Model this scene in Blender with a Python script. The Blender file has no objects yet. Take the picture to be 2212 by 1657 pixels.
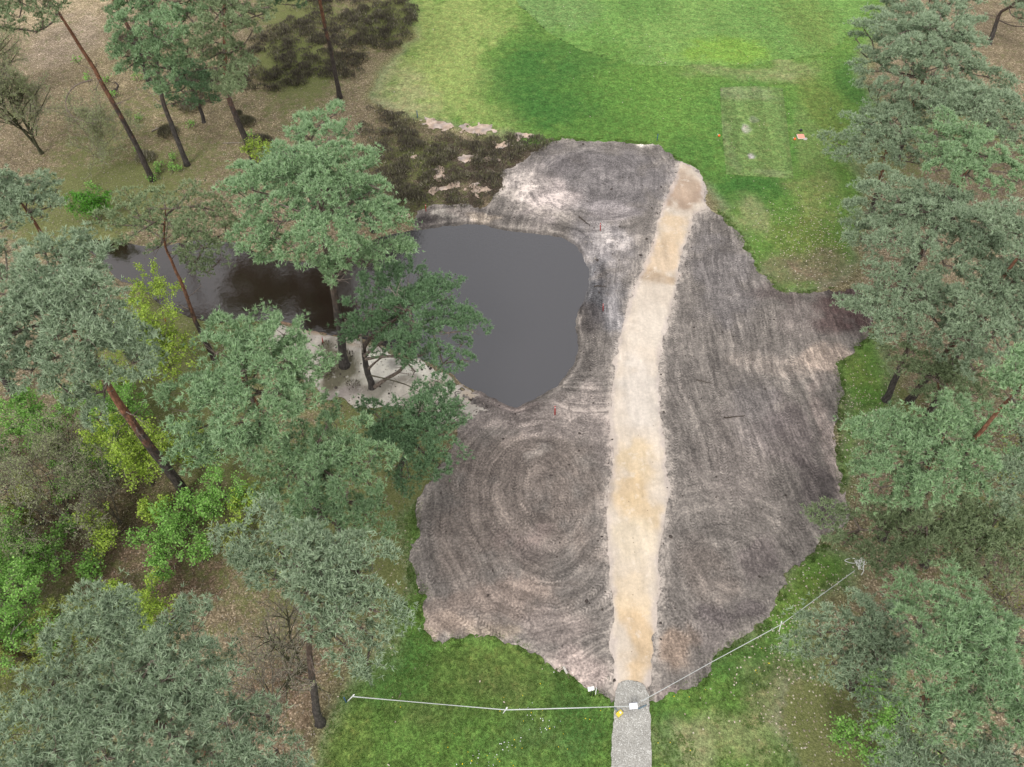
import bpy, math, random
import numpy as np
from mathutils import Vector

scene = bpy.context.scene
# ------------------------------------------------------------------ camera
CAM_H = 35.0
PITCH = 53.0                      # degrees below the horizon
SW, SH, SF = 2214.0, 1657.0, 1580.0   # tracing frame and its focal length
cam_d = bpy.data.cameras.new('camera')
cam_d.sensor_width = 36.0
cam_d.lens = 36.0 * SF / SW
cam_d.clip_start = 0.5
cam_d.clip_end = 1500
cam = bpy.data.objects.new('camera', cam_d)
scene.collection.objects.link(cam)
cam.location = (0, 0, CAM_H)
cam.rotation_euler = (math.radians(90 - PITCH), 0, 0)
scene.camera = cam
# ------------------------------------------------------------------ sky, sun, exposure
world = bpy.data.worlds.new('World')
scene.world = world
world.use_nodes = True
wn = world.node_tree
wn.nodes.clear()
w_out = wn.nodes.new('ShaderNodeOutputWorld')
w_bg = wn.nodes.new('ShaderNodeBackground')
w_sky = wn.nodes.new('ShaderNodeTexSky')
w_sky.sky_type = 'NISHITA'
w_sky.sun_disc = False
SUN_EL, SUN_AZ = math.radians(48), math.radians(200)
w_sky.sun_elevation = SUN_EL
w_sky.sun_rotation = SUN_AZ
w_sky.dust_density = 3.0
w_hs = wn.nodes.new('ShaderNodeHueSaturation')
w_hs.inputs['Saturation'].default_value = 0.22
w_mix = wn.nodes.new('ShaderNodeMix')
w_mix.data_type = 'RGBA'
w_mix.inputs['Factor'].default_value = 0.82
w_mix.inputs[7].default_value = (7.8, 7.75, 7.9, 1)     # the even cloud deck
wn.links.new(w_sky.outputs[0], w_hs.inputs['Color'])
wn.links.new(w_hs.outputs[0], w_mix.inputs[6])
wn.links.new(w_mix.outputs[2], w_bg.inputs['Color'])
wn.links.new(w_bg.outputs[0], w_out.inputs['Surface'])
w_bg.inputs['Strength'].default_value = 0.13
sun_d = bpy.data.lights.new('sun', 'SUN')
sun_d.energy = 1.45
sun_d.angle = math.radians(17)
sun_d.color = (1.0, 0.97, 0.92)
sun = bpy.data.objects.new('sun', sun_d)
scene.collection.objects.link(sun)
sd = Vector((math.sin(SUN_AZ) * math.cos(SUN_EL), math.cos(SUN_AZ) * math.cos(SUN_EL), math.sin(SUN_EL)))
sun.rotation_euler = sd.to_track_quat('Z', 'Y').to_euler()
scene.view_settings.view_transform = 'Standard'
scene.view_settings.look = 'None'
scene.view_settings.gamma = 1
scene.view_settings.exposure = 0.42
scene.view_settings.use_curve_mapping = False
scene.cycles.max_bounces = 6
scene.cycles.diffuse_bounces = 3

rng = np.random.default_rng(7)
C = scene.collection

# ------------------------------------------------------------------ tracing maths (photo pixel <-> place)
_p = math.radians(PITCH)
UPV = np.array([0, math.sin(_p), math.cos(_p)])
FWV = np.array([0, math.cos(_p), -math.sin(_p)])
CAMP = np.array([0, 0, CAM_H])

def ray(u, v):
    u = np.asarray(u, float); v = np.asarray(v, float)
    d = (u - SW / 2)[..., None] * np.array([1., 0, 0]) + (SH / 2 - v)[..., None] * UPV + SF * FWV
    return d / np.linalg.norm(d, axis=-1, keepdims=True)

def P(u, v, z=0.0):
    d = ray(u, v)
    t = (np.asarray(z, float) - CAM_H) / d[..., 2]
    return CAMP + d * t[..., None]

def PP(pts, z=0.0):
    a = np.array(pts, float)
    return P(a[:, 0], a[:, 1], z)[:, :2]

def depth(pt):
    return float(np.dot(np.asarray(pt) - CAMP, FWV))

# ------------------------------------------------------------------ noise and distance fields
def _hash(ix, iy, seed):
    h = (ix.astype(np.int64) * 374761393 + iy.astype(np.int64) * 668265263 + seed * 1442695041) & 0xFFFFFFFF
    h = ((h ^ (h >> 13)) * 1274126177) & 0xFFFFFFFF
    h = h ^ (h >> 16)
    return (h & 0xFFFF) / 65535.0

def vnoise(x, y, seed=0):
    ix = np.floor(x); iy = np.floor(y)
    fx = x - ix; fy = y - iy
    fx = fx * fx * (3 - 2 * fx); fy = fy * fy * (3 - 2 * fy)
    a = _hash(ix, iy, seed); b = _hash(ix + 1, iy, seed)
    c = _hash(ix, iy + 1, seed); d = _hash(ix + 1, iy + 1, seed)
    return (a * (1 - fx) + b * fx) * (1 - fy) + (c * (1 - fx) + d * fx) * fy - 0.5

def fbm(x, y, octv=4, seed=0):
    s = 0; a = 1.0; f = 1.0
    for o in range(octv):
        s = s + a * vnoise(x * f + 17.3 * o, y * f - 9.1 * o, seed + o)
        a *= 0.5; f *= 2.03
    return s

def sdf(x, y, poly):
    """signed distance to a polygon in metres, negative inside"""
    d = np.full(x.shape, 1e9); inside = np.zeros(x.shape, bool)
    n = len(poly)
    for i in range(n):
        ax, ay = poly[i]; bx, by = poly[(i + 1) % n]
        ex, ey = bx - ax, by - ay
        t = np.clip(((x - ax) * ex + (y - ay) * ey) / (ex * ex + ey * ey + 1e-12), 0, 1)
        dd = (x - ax - t * ex) ** 2 + (y - ay - t * ey) ** 2
        d = np.minimum(d, dd)
        cond = (ay > y) != (by > y)
        with np.errstate(divide='ignore', invalid='ignore'):
            xi = ax + (y - ay) * ex / (ey if abs(ey) > 1e-12 else 1e-12)
        inside ^= cond & (x < xi)
    d = np.sqrt(d)
    return np.where(inside, -d, d)

def sstep(a, b, x):
    t = np.clip((x - a) / (b - a), 0, 1)
    return t * t * (3 - 2 * t)

# ------------------------------------------------------------------ mesh helpers
def mesh_np(name, v, f, attrs=None, smooth=False):
    """v (N,3), f (M,3|4) or a list of such arrays"""
    fl = f if isinstance(f, list) else [f]
    fl = [np.asarray(a, np.int32) for a in fl if len(a)]
    me = bpy.data.meshes.new(name)
    v = np.asarray(v, np.float32)
    me.vertices.add(len(v)); me.vertices.foreach_set('co', v.ravel())
    loops = np.concatenate([a.ravel() for a in fl])
    tot = np.concatenate([np.full(len(a), a.shape[1], np.int32) for a in fl])
    start = np.concatenate([[0], np.cumsum(tot)[:-1]]).astype(np.int32)
    me.loops.add(len(loops)); me.loops.foreach_set('vertex_index', loops)
    me.polygons.add(len(tot)); me.polygons.foreach_set('loop_start', start)
    me.polygons.foreach_set('loop_total', tot)
    if smooth:
        me.polygons.foreach_set('use_smooth', np.ones(len(tot), bool))
    for k, a in (attrs or {}).items():
        a = np.asarray(a, np.float32)
        if a.ndim == 1:
            at = me.attributes.new(k, 'FLOAT', 'POINT'); at.data.foreach_set('value', a)
        elif a.shape[1] == 3:
            at = me.attributes.new(k, 'FLOAT_VECTOR', 'POINT'); at.data.foreach_set('vector', a.ravel())
        else:
            at = me.attributes.new(k, 'FLOAT_COLOR', 'POINT'); at.data.foreach_set('color', a.ravel())
    me.update(calc_edges=True)
    me.validate()
    return me

class MB:
    def __init__(self):
        self.v = []; self.t = []; self.q = []; self.a = {}; self.n = 0
    def add(self, v, t=None, q=None, **attrs):
        v = np.asarray(v, float).reshape(-1, 3)
        if t is not None and len(t): self.t.append(np.asarray(t) + self.n)
        if q is not None and len(q): self.q.append(np.asarray(q) + self.n)
        for k, a in attrs.items():
            self.a.setdefault(k, []).append(np.broadcast_to(np.asarray(a, float), (len(v),)).copy())
        self.v.append(v); self.n += len(v)
        return self
    def mesh(self, name, smooth=False):
        f = []
        if self.t: f.append(np.concatenate(self.t))
        if self.q: f.append(np.concatenate(self.q))
        at = {k: np.concatenate(a) for k, a in self.a.items()}
        return mesh_np(name, np.concatenate(self.v), f, at, smooth)
    def build(self, name, mat, parent=None, smooth=False, loc=None):
        me = self.mesh(name, smooth)
        return link(name, me, mat, parent, loc)

def link(name, me, mat=None, parent=None, loc=None):
    if mat is not None and not me.materials: me.materials.append(mat)
    o = bpy.data.objects.new(name, me)
    C.objects.link(o)
    if parent is not None: o.parent = parent
    if loc is not None: o.location = loc
    return o

def thing(name, label, cat, loc=(0, 0, 0), rz=0.0, group=None):
    o = bpy.data.objects.new(name, None)
    o.empty_display_size = 0.3
    C.objects.link(o)
    o.location = loc; o.rotation_euler = (0, 0, rz)
    return tag(o, label, cat, group)

def tag(o, label, cat, group=None, kind=None):
    if label: o['label'] = label
    if cat: o['category'] = cat
    if group: o['group'] = group
    if kind: o['kind'] = kind
    return o

def norm(a):
    return a / (np.linalg.norm(a, axis=-1, keepdims=True) + 1e-9)

def runit(n):
    return norm(rng.normal(size=(n, 3)))

def tube(mb, pts, rad, k=6, cap=True, wob=0.0, **attrs):
    pts = np.asarray(pts, float); n = len(pts)
    rad = np.broadcast_to(np.asarray(rad, float), (n,))
    tan = np.gradient(pts, axis=0); tan = norm(tan)
    ref = np.array([0, 0, 1.0]) if abs(tan[0, 2]) < 0.8 else np.array([1.0, 0, 0])
    x = np.cross(tan, ref); x = norm(x); y = np.cross(tan, x)
    th = np.arange(k) * 2 * math.pi / k
    rr = rad[:, None] * (1 + wob * rng.normal(size=(n, k)))
    v = pts[:, None, :] + rr[..., None] * (np.cos(th)[None, :, None] * x[:, None, :] + np.sin(th)[None, :, None] * y[:, None, :])
    v = v.reshape(-1, 3)
    i, j = np.meshgrid(np.arange(n - 1), np.arange(k), indexing='ij')
    jn = (j + 1) % k
    q = np.stack([i * k + j, i * k + jn, (i + 1) * k + jn, (i + 1) * k + j], -1).reshape(-1, 4)
    t = None
    if cap:
        v = np.concatenate([v, pts[:1], pts[-1:]])
        a = np.arange(k); b = (a + 1) % k
        t = np.concatenate([np.stack([np.full(k, n * k), b, a], -1), np.stack([np.full(k, n * k + 1), (n - 1) * k + a, (n - 1) * k + b], -1)])
    at = {}
    for kk, vv in attrs.items():
        vv = np.broadcast_to(np.asarray(vv, float), (n,))
        w = np.repeat(vv, k)
        if cap: w = np.concatenate([w, vv[:1], vv[-1:]])
        at[kk] = w
    mb.add(v, t, q, **at)

def segs(mb, p0, p1, r0, r1, k=3, **attrs):
    """many loose tapered prisms at once"""
    n = len(p0)
    d = norm(p1 - p0)
    ref = np.where(np.abs(d[:, 2:3]) < 0.8, np.array([[0, 0, 1.0]]), np.array([[1.0, 0, 0]]))
    x = norm(np.cross(d, ref)); y = np.cross(d, x)
    th = np.arange(k) * 2 * math.pi / k
    ring = np.cos(th)[None, :, None] * x[:, None, :] + np.sin(th)[None, :, None] * y[:, None, :]
    a = p0[:, None, :] + ring * np.asarray(r0).reshape(-1, 1, 1)
    b = p1[:, None, :] + ring * np.asarray(r1).reshape(-1, 1, 1)
    v = np.concatenate([a, b], 1).reshape(-1, 3)
    base = np.arange(n)[:, None] * 2 * k
    j = np.arange(k); jn = (j + 1) % k
    q = np.stack([base + j, base + jn, base + k + jn, base + k + j], -1).reshape(-1, 4)
    mb.add(v, None, q, **{kk: (np.repeat(vv, 2 * k) if np.ndim(vv) else vv) for kk, vv in attrs.items()})

def box(mb, c, s, R=None, **attrs):
    """bevel-free box with chamfered top edges kept tiny"""
    c = np.array(c, float); s = np.array(s, float) / 2
    b = min(s) * 0.18
    pts = []
    for sz, inset in ((-1, 0), (1 - b / s[2] * 1.0, 0), (1, b)):
        for sx, sy in ((-1, -1), (1, -1), (1, 1), (-1, 1)):
            pts.append((sx * (s[0] - inset), sy * (s[1] - inset), sz * s[2]))
    v = np.array(pts)
    if R is not None: v = v @ np.array(R).T
    v = v + c
    q = [(3, 2, 1, 0), (8, 9, 10, 11)]
    for l in (0, 4):
        for i in range(4):
            q.append((l + i, l + (i + 1) % 4, l + 4 + (i + 1) % 4, l + 4 + i))
    mb.add(v, None, np.array(q), **attrs)

def rotz(a):
    c, s = math.cos(a), math.sin(a)
    return np.array([[c, -s, 0], [s, c, 0], [0, 0, 1.0]])

# ------------------------------------------------------------------ node helpers
class NT:
    def __init__(self, name):
        self.m = bpy.data.materials.new(name); self.m.use_nodes = True
        self.t = self.m.node_tree; self.t.nodes.clear()
        self.out = self.t.nodes.new('ShaderNodeOutputMaterial')
        self.b = self.t.nodes.new('ShaderNodeBsdfPrincipled')
        self.t.links.new(self.b.outputs[0], self.out.inputs[0])
        self.b.inputs['Roughness'].default_value = 0.85
        self.b.inputs['Specular IOR Level'].default_value = 0.25
    def n(self, typ, **kw):
        nd = self.t.nodes.new(typ)
        for k, v in kw.items():
            if hasattr(nd, k): setattr(nd, k, v)
        return nd
    def L(self, a, b): self.t.links.new(a, b)
    def put(self, inp, val):
        if isinstance(val, bpy.types.NodeSocket): self.L(val, inp)
        else: inp.default_value = val
    def pos(self):
        return self.n('ShaderNodeNewGeometry').outputs['Position']
    def obj(self):
        return self.n('ShaderNodeTexCoord').outputs['Object']
    def attr(self, name, out='Fac'):
        a = self.n('ShaderNodeAttribute'); a.attribute_name = name
        return a.outputs[out]
    def noise(self, vec, scale, detail=4, rough=0.55, dist=0.0):
        a = self.n('ShaderNodeTexNoise')
        self.L(vec, a.inputs['Vector'])
        a.inputs['Scale'].default_value = scale; a.inputs['Detail'].default_value = detail
        a.inputs['Roughness'].default_value = rough; a.inputs['Distortion'].default_value = dist
        return a.outputs['Fac']
    def voro(self, vec, scale, feature='F1', out='Distance', rand=1.0):
        a = self.n('ShaderNodeTexVoronoi'); a.feature = feature
        self.L(vec, a.inputs['Vector']); a.inputs['Scale'].default_value = scale
        a.inputs['Randomness'].default_value = rand
        return a.outputs[out]
    def math(self, op, a, b=0.0, c=None, clamp=False):
        m = self.n('ShaderNodeMath', operation=op); m.use_clamp = clamp
        self.put(m.inputs[0], a); self.put(m.inputs[1], b)
        if c is not None: self.put(m.inputs[2], c)
        return m.outputs[0]
    def rng(self, x, a, b, c=0.0, d=1.0, clamp=True):
        m = self.n('ShaderNodeMapRange'); m.clamp = clamp
        self.put(m.inputs[0], x)
        for i, v in enumerate((a, b, c, d)): m.inputs[i + 1].default_value = v
        return m.outputs[0]
    def vec(self, x, y, z):
        m = self.n('ShaderNodeCombineXYZ')
        self.put(m.inputs[0], x); self.put(m.inputs[1], y); self.put(m.inputs[2], z)
        return m.outputs[0]
    def vmul(self, v, s):
        m = self.n('ShaderNodeVectorMath', operation='MULTIPLY')
        self.L(v, m.inputs[0]); m.inputs[1].default_value = s
        return m.outputs[0]
    def mix(self, f, a, b, mode='MIX'):
        m = self.n('ShaderNodeMix'); m.data_type = 'RGBA'; m.blend_type = mode
        self.put(m.inputs[0], f)
        for i, v in ((6, a), (7, b)):
            if isinstance(v, tuple) and len(v) == 3: v = (*v, 1)
            self.put(m.inputs[i], v)
        return m.outputs[2]
    def grey(self, f):
        return self.vec(f, f, f)
    def ramp(self, f, stops):
        r = self.n('ShaderNodeValToRGB')
        els = r.color_ramp.elements
        while len(els) < len(stops): els.new(0.5)
        for e, (p, c) in zip(els, stops):
            e.position = p; e.color = (*c, 1)
        self.put(r.inputs[0], f)
        return r.outputs[0]
    def bump(self, h, strength=0.5, dist=0.05):
        b = self.n('ShaderNodeBump')
        b.inputs['Strength'].default_value = strength; b.inputs['Distance'].default_value = dist
        self.put(b.inputs['Height'], h)
        self.L(b.outputs[0], self.b.inputs['Normal'])
    def col(self, c): self.put(self.b.inputs['Base Color'], c if isinstance(c, bpy.types.NodeSocket) else (*c, 1))

# ------------------------------------------------------------------ region outlines (traced on the photograph, laid on the ground)
POND = [(885,492),(950,480),(1000,475),(1045,475),(1080,485),(1130,493),(1170,497),(1215,502),(1240,515),(1265,540),(1277,570),
        (1280,600),(1268,640),(1253,665),(1247,700),(1256,740),(1249,780),(1225,812),(1195,838),(1160,860),(1125,876),(1095,874),
        (1070,860),(1040,850),(1010,832),(985,808),(940,780),(870,758),(820,740),(770,722),(720,718),(660,705),(610,690),(560,686),
        (500,688),(440,690),(400,680),(350,655),(300,615),(250,598),(220,565),(185,535),(180,508),(250,512),(310,528),(380,518),
        (450,508),(520,520),(560,545),(640,560),(700,552),(780,520),(840,500)]
SOIL = [(890,470),(930,440),(960,448),(1010,440),(1045,455),(1085,410),(1082,372),(1130,348),(1165,325),(1205,298),(1260,305),(1330,303),
        (1370,310),(1420,312),(1440,335),(1465,348),(1500,360),(1525,400),(1520,430),(1532,450),(1560,465),(1590,500),(1615,540),
        (1635,575),(1660,605),(1680,628),(1740,635),(1800,630),(1850,622),(1885,650),(1885,715),(1850,745),(1835,768),(1805,790),
        (1815,830),(1810,900),(1800,960),(1812,1000),(1815,1060),(1840,1100),(1830,1130),(1790,1165),(1760,1190),(1720,1220),
        (1690,1250),(1682,1290),(1675,1320),(1655,1345),(1620,1365),(1580,1395),(1545,1412),(1530,1445),(1520,1465),(1480,1480),
        (1440,1500),(1405,1517),(1325,1508),(1300,1500),(1275,1493),(1250,1482),(1215,1450),(1180,1422),(1150,1405),(1120,1385),(1075,1376),
        (1040,1382),(1000,1382),(945,1380),(918,1355),(915,1310),(925,1280),(897,1245),(893,1200),(905,1150),(903,1090),(925,1060),
        (945,1010),(985,950),(985,905),(960,880),(985,830),(1020,860),(1050,750),(1150,600),(1050,520),(960,530),(890,510)]
SANDB = [(575,700),(620,700),(700,722),(770,735),(830,748),(930,790),(975,808),(1005,842),(1060,870),(1040,890),(1010,905),(970,925),(900,905),
         (860,880),(800,890),(740,870),(690,850),(640,800),(600,760)]
PATH = [(1466,348),(1500,362),(1522,395),(1520,430),(1532,450),(1510,458),(1497,470),(1490,505),(1475,550),(1466,600),(1460,640),(1445,690),
        (1432,740),(1424,800),(1426,870),(1432,930),(1441,1000),(1446,1060),(1440,1130),(1424,1200),(1429,1250),(1421,1300),(1415,1380),
        (1413,1440),(1398,1500),(1330,1500),(1326,1440),(1320,1380),(1325,1300),(1318,1220),(1310,1150),(1311,1080),(1326,1020),
        (1325,960),(1317,900),(1322,850),(1325,800),(1338,740),(1350,690),(1370,625),(1386,590),(1405,550),(1418,500),(1432,450),
        (1450,410),(1464,375)]
GRAVEL = [(1332,1482),(1350,1472),(1385,1474),(1398,1495),(1404,1530),(1406,1600),(1408,1760),(1318,1760),(1322,1600),(1328,1530)]
TEE = [(1557,190),(1640,185),(1692,190),(1700,250),(1708,320),(1716,386),(1650,382),(1570,377),(1562,300)]
FAIR = [(1040,-120),(1085,-60),(1115,0),(1170,60),(1250,104),(1340,135),(1430,142),(1520,136),(1620,142),(1690,128),(1800,110),(1870,40),(1900,-60),(1890,-200),(1050,-200)]
LAWN_A = [(905,-260),(885,0),(895,80),(860,130),(810,165),(790,210),(850,238),(900,262),(1100,300),(1500,380),(1560,470),(1660,620),(1760,640),
          (1815,600),(1850,540),(1880,400),(1850,330),(1900,230),(1860,150),(1900,60),(1950,-60),(1960,-260)]
LAWN_B = [(1815,740),(1900,720),(1935,800),(1920,880),(1880,960),(1850,1040),(1820,1100),(1790,1000)]
LAWN_C = [(905,1080),(870,1110),(850,1180),(870,1250),(850,1330),(810,1420),(750,1480),(700,1560),(690,1800),(1700,1800),(1760,1700),(1700,1520),
          (1760,1440),(1730,1380),(1800,1300),(1850,1250),(1830,1190),(1750,1180),(1600,1400),(1300,1450),(1000,1300),(950,1200)]
def chaikin(a, it=2):
    a = np.array(a, float)
    for _ in range(it):
        b = np.roll(a, -1, 0)
        a = np.stack([a * .78 + b * .22, a * .22 + b * .78], 1).reshape(-1, 2)
    return a
W = {k: (PP(v) if k == 'TEE' else chaikin(PP(v), 2 if k == 'POND' else 1)) for k, v in dict(POND=POND, SOIL=SOIL, SANDB=SANDB, PATH=PATH, GRAVEL=GRAVEL, TEE=TEE, FAIR=FAIR, LA=LAWN_A, LB=LAWN_B, LC=LAWN_C).items()}
WATER_Z = -0.3

def pond_d(x, y):
    d = sdf(x, y, W['POND'])
    return d + 0.22 * fbm(x * 0.9, y * 0.9, 4, 5)

def height(x, y, pd=None):
    if pd is None: pd = pond_d(x, y)
    h = 0.10 * fbm(x * 0.12, y * 0.12, 3, 21) * sstep(0.5, 4, pd)
    h = h + 0.05 * fbm(x * 0.9, y * 0.9, 3, 22) * sstep(0.5, 3, pd)
    bank = np.where(pd > 0, -0.30 + 0.30 * sstep(-0.15, 0.75, pd) * 1.03, -0.30 + np.maximum(pd * 0.45, -0.9))
    bank = np.where(pd > 0.75, 0.0, bank)
    return h + bank

# flow field of the machine tracks on the disturbed soil
SW1 = PP([(1165, 1035)])[0]; SW2 = PP([(1290, 385)])[0]; SW4 = PP([(1585, 1215)])[0]

def grid_region(x0, x1, y0, y1, step, field):
    """regular grid cut to field<=0, boundary vertices snapped to the outline"""
    xs = np.arange(x0, x1 + step, step); ys = np.arange(y0, y1 + step, step)
    X, Y = np.meshgrid(xs, ys, indexing='xy')
    F = field(X, Y)
    gy, gx = np.gradient(F, step)
    g2 = gx * gx + gy * gy + 1e-3
    near = np.abs(F) < 0.75 * step
    mv = np.clip(F / g2, -0.6 * step, 0.6 * step)
    X2 = np.where(near, X - gx * mv, X); Y2 = np.where(near, Y - gy * mv, Y)
    ins = (F <= 0) | near
    ny, nx = X.shape
    idx = np.arange(ny * nx).reshape(ny, nx)
    a, b, c, d = ins[:-1, :-1], ins[:-1, 1:], ins[1:, 1:], ins[1:, :-1]
    ia, ib, ic, idd = idx[:-1, :-1], idx[:-1, 1:], idx[1:, 1:], idx[1:, :-1]
    full = a & b & c & d
    q = np.stack([ia[full], ib[full], ic[full], idd[full]], -1)
    tl = []
    for (m1, m2, m3, mo, i1, i2, i3) in ((a, b, c, d, ia, ib, ic), (b, c, d, a, ib, ic, idd), (c, d, a, b, ic, idd, ia), (d, a, b, c, idd, ia, ib)):
        s = m1 & m2 & m3 & ~mo
        tl.append(np.stack([i1[s], i2[s], i3[s]], -1))
    t = np.concatenate(tl)
    used = np.zeros(ny * nx, bool)
    used[q.ravel()] = True; used[t.ravel()] = True
    remap = np.cumsum(used) - 1
    return X2.ravel()[used], Y2.ravel()[used], remap[q], remap[t]

def bounds(poly, pad=0.5):
    a = np.asarray(poly)
    return a[:, 0].min() - pad, a[:, 0].max() + pad, a[:, 1].min() - pad, a[:, 1].max() + pad

def paint(x, y, base, splats, nz=0.0, seed=3):
    """low-frequency ground colours as soft patches of species, soil and some painted tree shade"""
    col = np.empty((len(x), 4)); col[:, :3] = base; col[:, 3] = 1
    wx = x + 1.3 * fbm(x * 0.35, y * 0.35, 5, seed); wy = y + 1.3 * fbm(x * 0.35 + 50, y * 0.35, 5, seed + 1)
    nzz = fbm(x * 1.1, y * 1.1, 4, seed + 7)
    for (u, v, ru, rv, c, s) in splats:
        p = P(u, v)
        k = 1.0 / SF * depth(p)
        rx = ru * k; ry = rv * k / max(0.3, math.sin(math.atan2(CAM_H, math.hypot(p[0], p[1]))))
        g_ = np.exp(-(((wx - p[0]) / rx) ** 2 + ((wy - p[1]) / ry) ** 2))
        w = min(s, 1.0) * sstep(0.12, 0.72, g_ * (1 + 0.9 * nzz))
        col[:, :3] = col[:, :3] * (1 - w[:, None]) + np.array(c) * w[:, None]
    return col

# ------------------------------------------------------------------ ground materials
def mat_ground():
    m = NT('ground_cover')
    pos = m.pos(); col = m.attr('col', 'Color'); lawn = m.attr('lawn'); moss = m.attr('moss')
    # grass
    n1 = m.noise(pos, 1.6, 7, 0.72); n2 = m.noise(pos, 5.0, 5, 0.75); n3 = m.noise(m.vmul(pos, (1, 0.6, 1)), 20.0, 3, 0.8)
    g = m.mix(1.0, col, m.grey(m.rng(n1, 0.36, 0.64, 0.70, 1.24)), 'MULTIPLY')
    g = m.mix(1.0, g, m.grey(m.rng(n2, 0.36, 0.64, 0.64, 1.36)), 'MULTIPLY')
    g = m.mix(1.0, g, m.grey(m.rng(n3, 0.36, 0.64, 0.72, 1.36)), 'MULTIPLY')
    dry = m.rng(m.noise(pos, 1.9, 9, 0.78), 0.48, 0.68, 0.0, 0.7)
    g = m.mix(dry, g, m.mix(1.0, g, (1.6, 1.12, 1.35), 'MULTIPLY'))
    # leaf litter
    vc = m.voro(pos, 14.0, out='Color'); vd = m.voro(pos, 14.0)
    sep = m.n('ShaderNodeSeparateColor'); m.L(vc, sep.inputs[0])
    lit = m.ramp(sep.outputs[0], [(0.0, (0.085, 0.075, 0.058)), (0.35, (0.15, 0.135, 0.108)), (0.7, (0.21, 0.188, 0.152)), (0.93, (0.31, 0.275, 0.235)), (1.0, (0.46, 0.41, 0.36))])
    lit = m.mix(m.rng(vd, 0.25, 0.62, 0, 0.45), lit, (0.08, 0.065, 0.045))
    lit = m.mix(1.0, lit, m.grey(m.rng(m.noise(pos, 0.6, 5, 0.65), 0.3, 0.7, 0.7, 1.3)), 'MULTIPLY')
    lit = m.mix(0.85, lit, m.mix(1.0, lit, m.mix(1.0, col, (6.5, 6.5, 6.5), 'MULTIPLY'), 'MULTIPLY'))
    # moss and low grass between the leaves
    mn = m.noise(pos, 1.5, 9, 0.74)
    mm = m.math('ADD', mn, m.math('MULTIPLY', moss, 0.32))
    mf = m.rng(mm, 0.53, 0.70)
    mossc = m.ramp(m.noise(pos, 9.0, 4, 0.7), [(0.3, (0.075, 0.095, 0.028)), (0.55, (0.145, 0.17, 0.055)), (0.75, (0.25, 0.27, 0.10))])
    lit = m.mix(m.math('MULTIPLY', mf, 0.8), lit, mossc)
    lf = m.math('ADD', lawn, m.math('MULTIPLY', m.math('SUBTRACT', m.noise(pos, 3.0, 8, 0.75), 0.5), 1.1))
    lf = m.rng(lf, 0.38, 0.62)
    # scattered leaves on the grass
    vl = m.voro(pos, 6.5); vlc = m.n('ShaderNodeSeparateColor'); m.L(m.voro(pos, 6.5, out='Color'), vlc.inputs[0])
    leafy = m.attr('leafy')
    lm = m.math('MULTIPLY', m.math('LESS_THAN', vl, 0.26), m.math('LESS_THAN', vlc.outputs[1], m.math('MULTIPLY', leafy, 0.8)))
    c = m.mix(lf, lit, g)
    c = m.mix(m.math('MULTIPLY', lm, 0.85), c, m.ramp(vlc.outputs[0], [(0.0, (0.25, 0.19, 0.13)), (0.6, (0.5, 0.42, 0.33)), (1.0, (0.62, 0.56, 0.46))]))
    m.col(c)
    hb = m.math('ADD', m.math('MULTIPLY', n3, 0.6), m.math('MULTIPLY', vd, -0.8))
    hb = m.math('ADD', hb, m.math('MULTIPLY', n2, 0.8))
    m.bump(hb, 0.7, 0.06)
    m.b.inputs['Roughness'].default_value = 0.95
    m.b.inputs['Specular IOR Level'].default_value = 0.1
    return m.m

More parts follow.
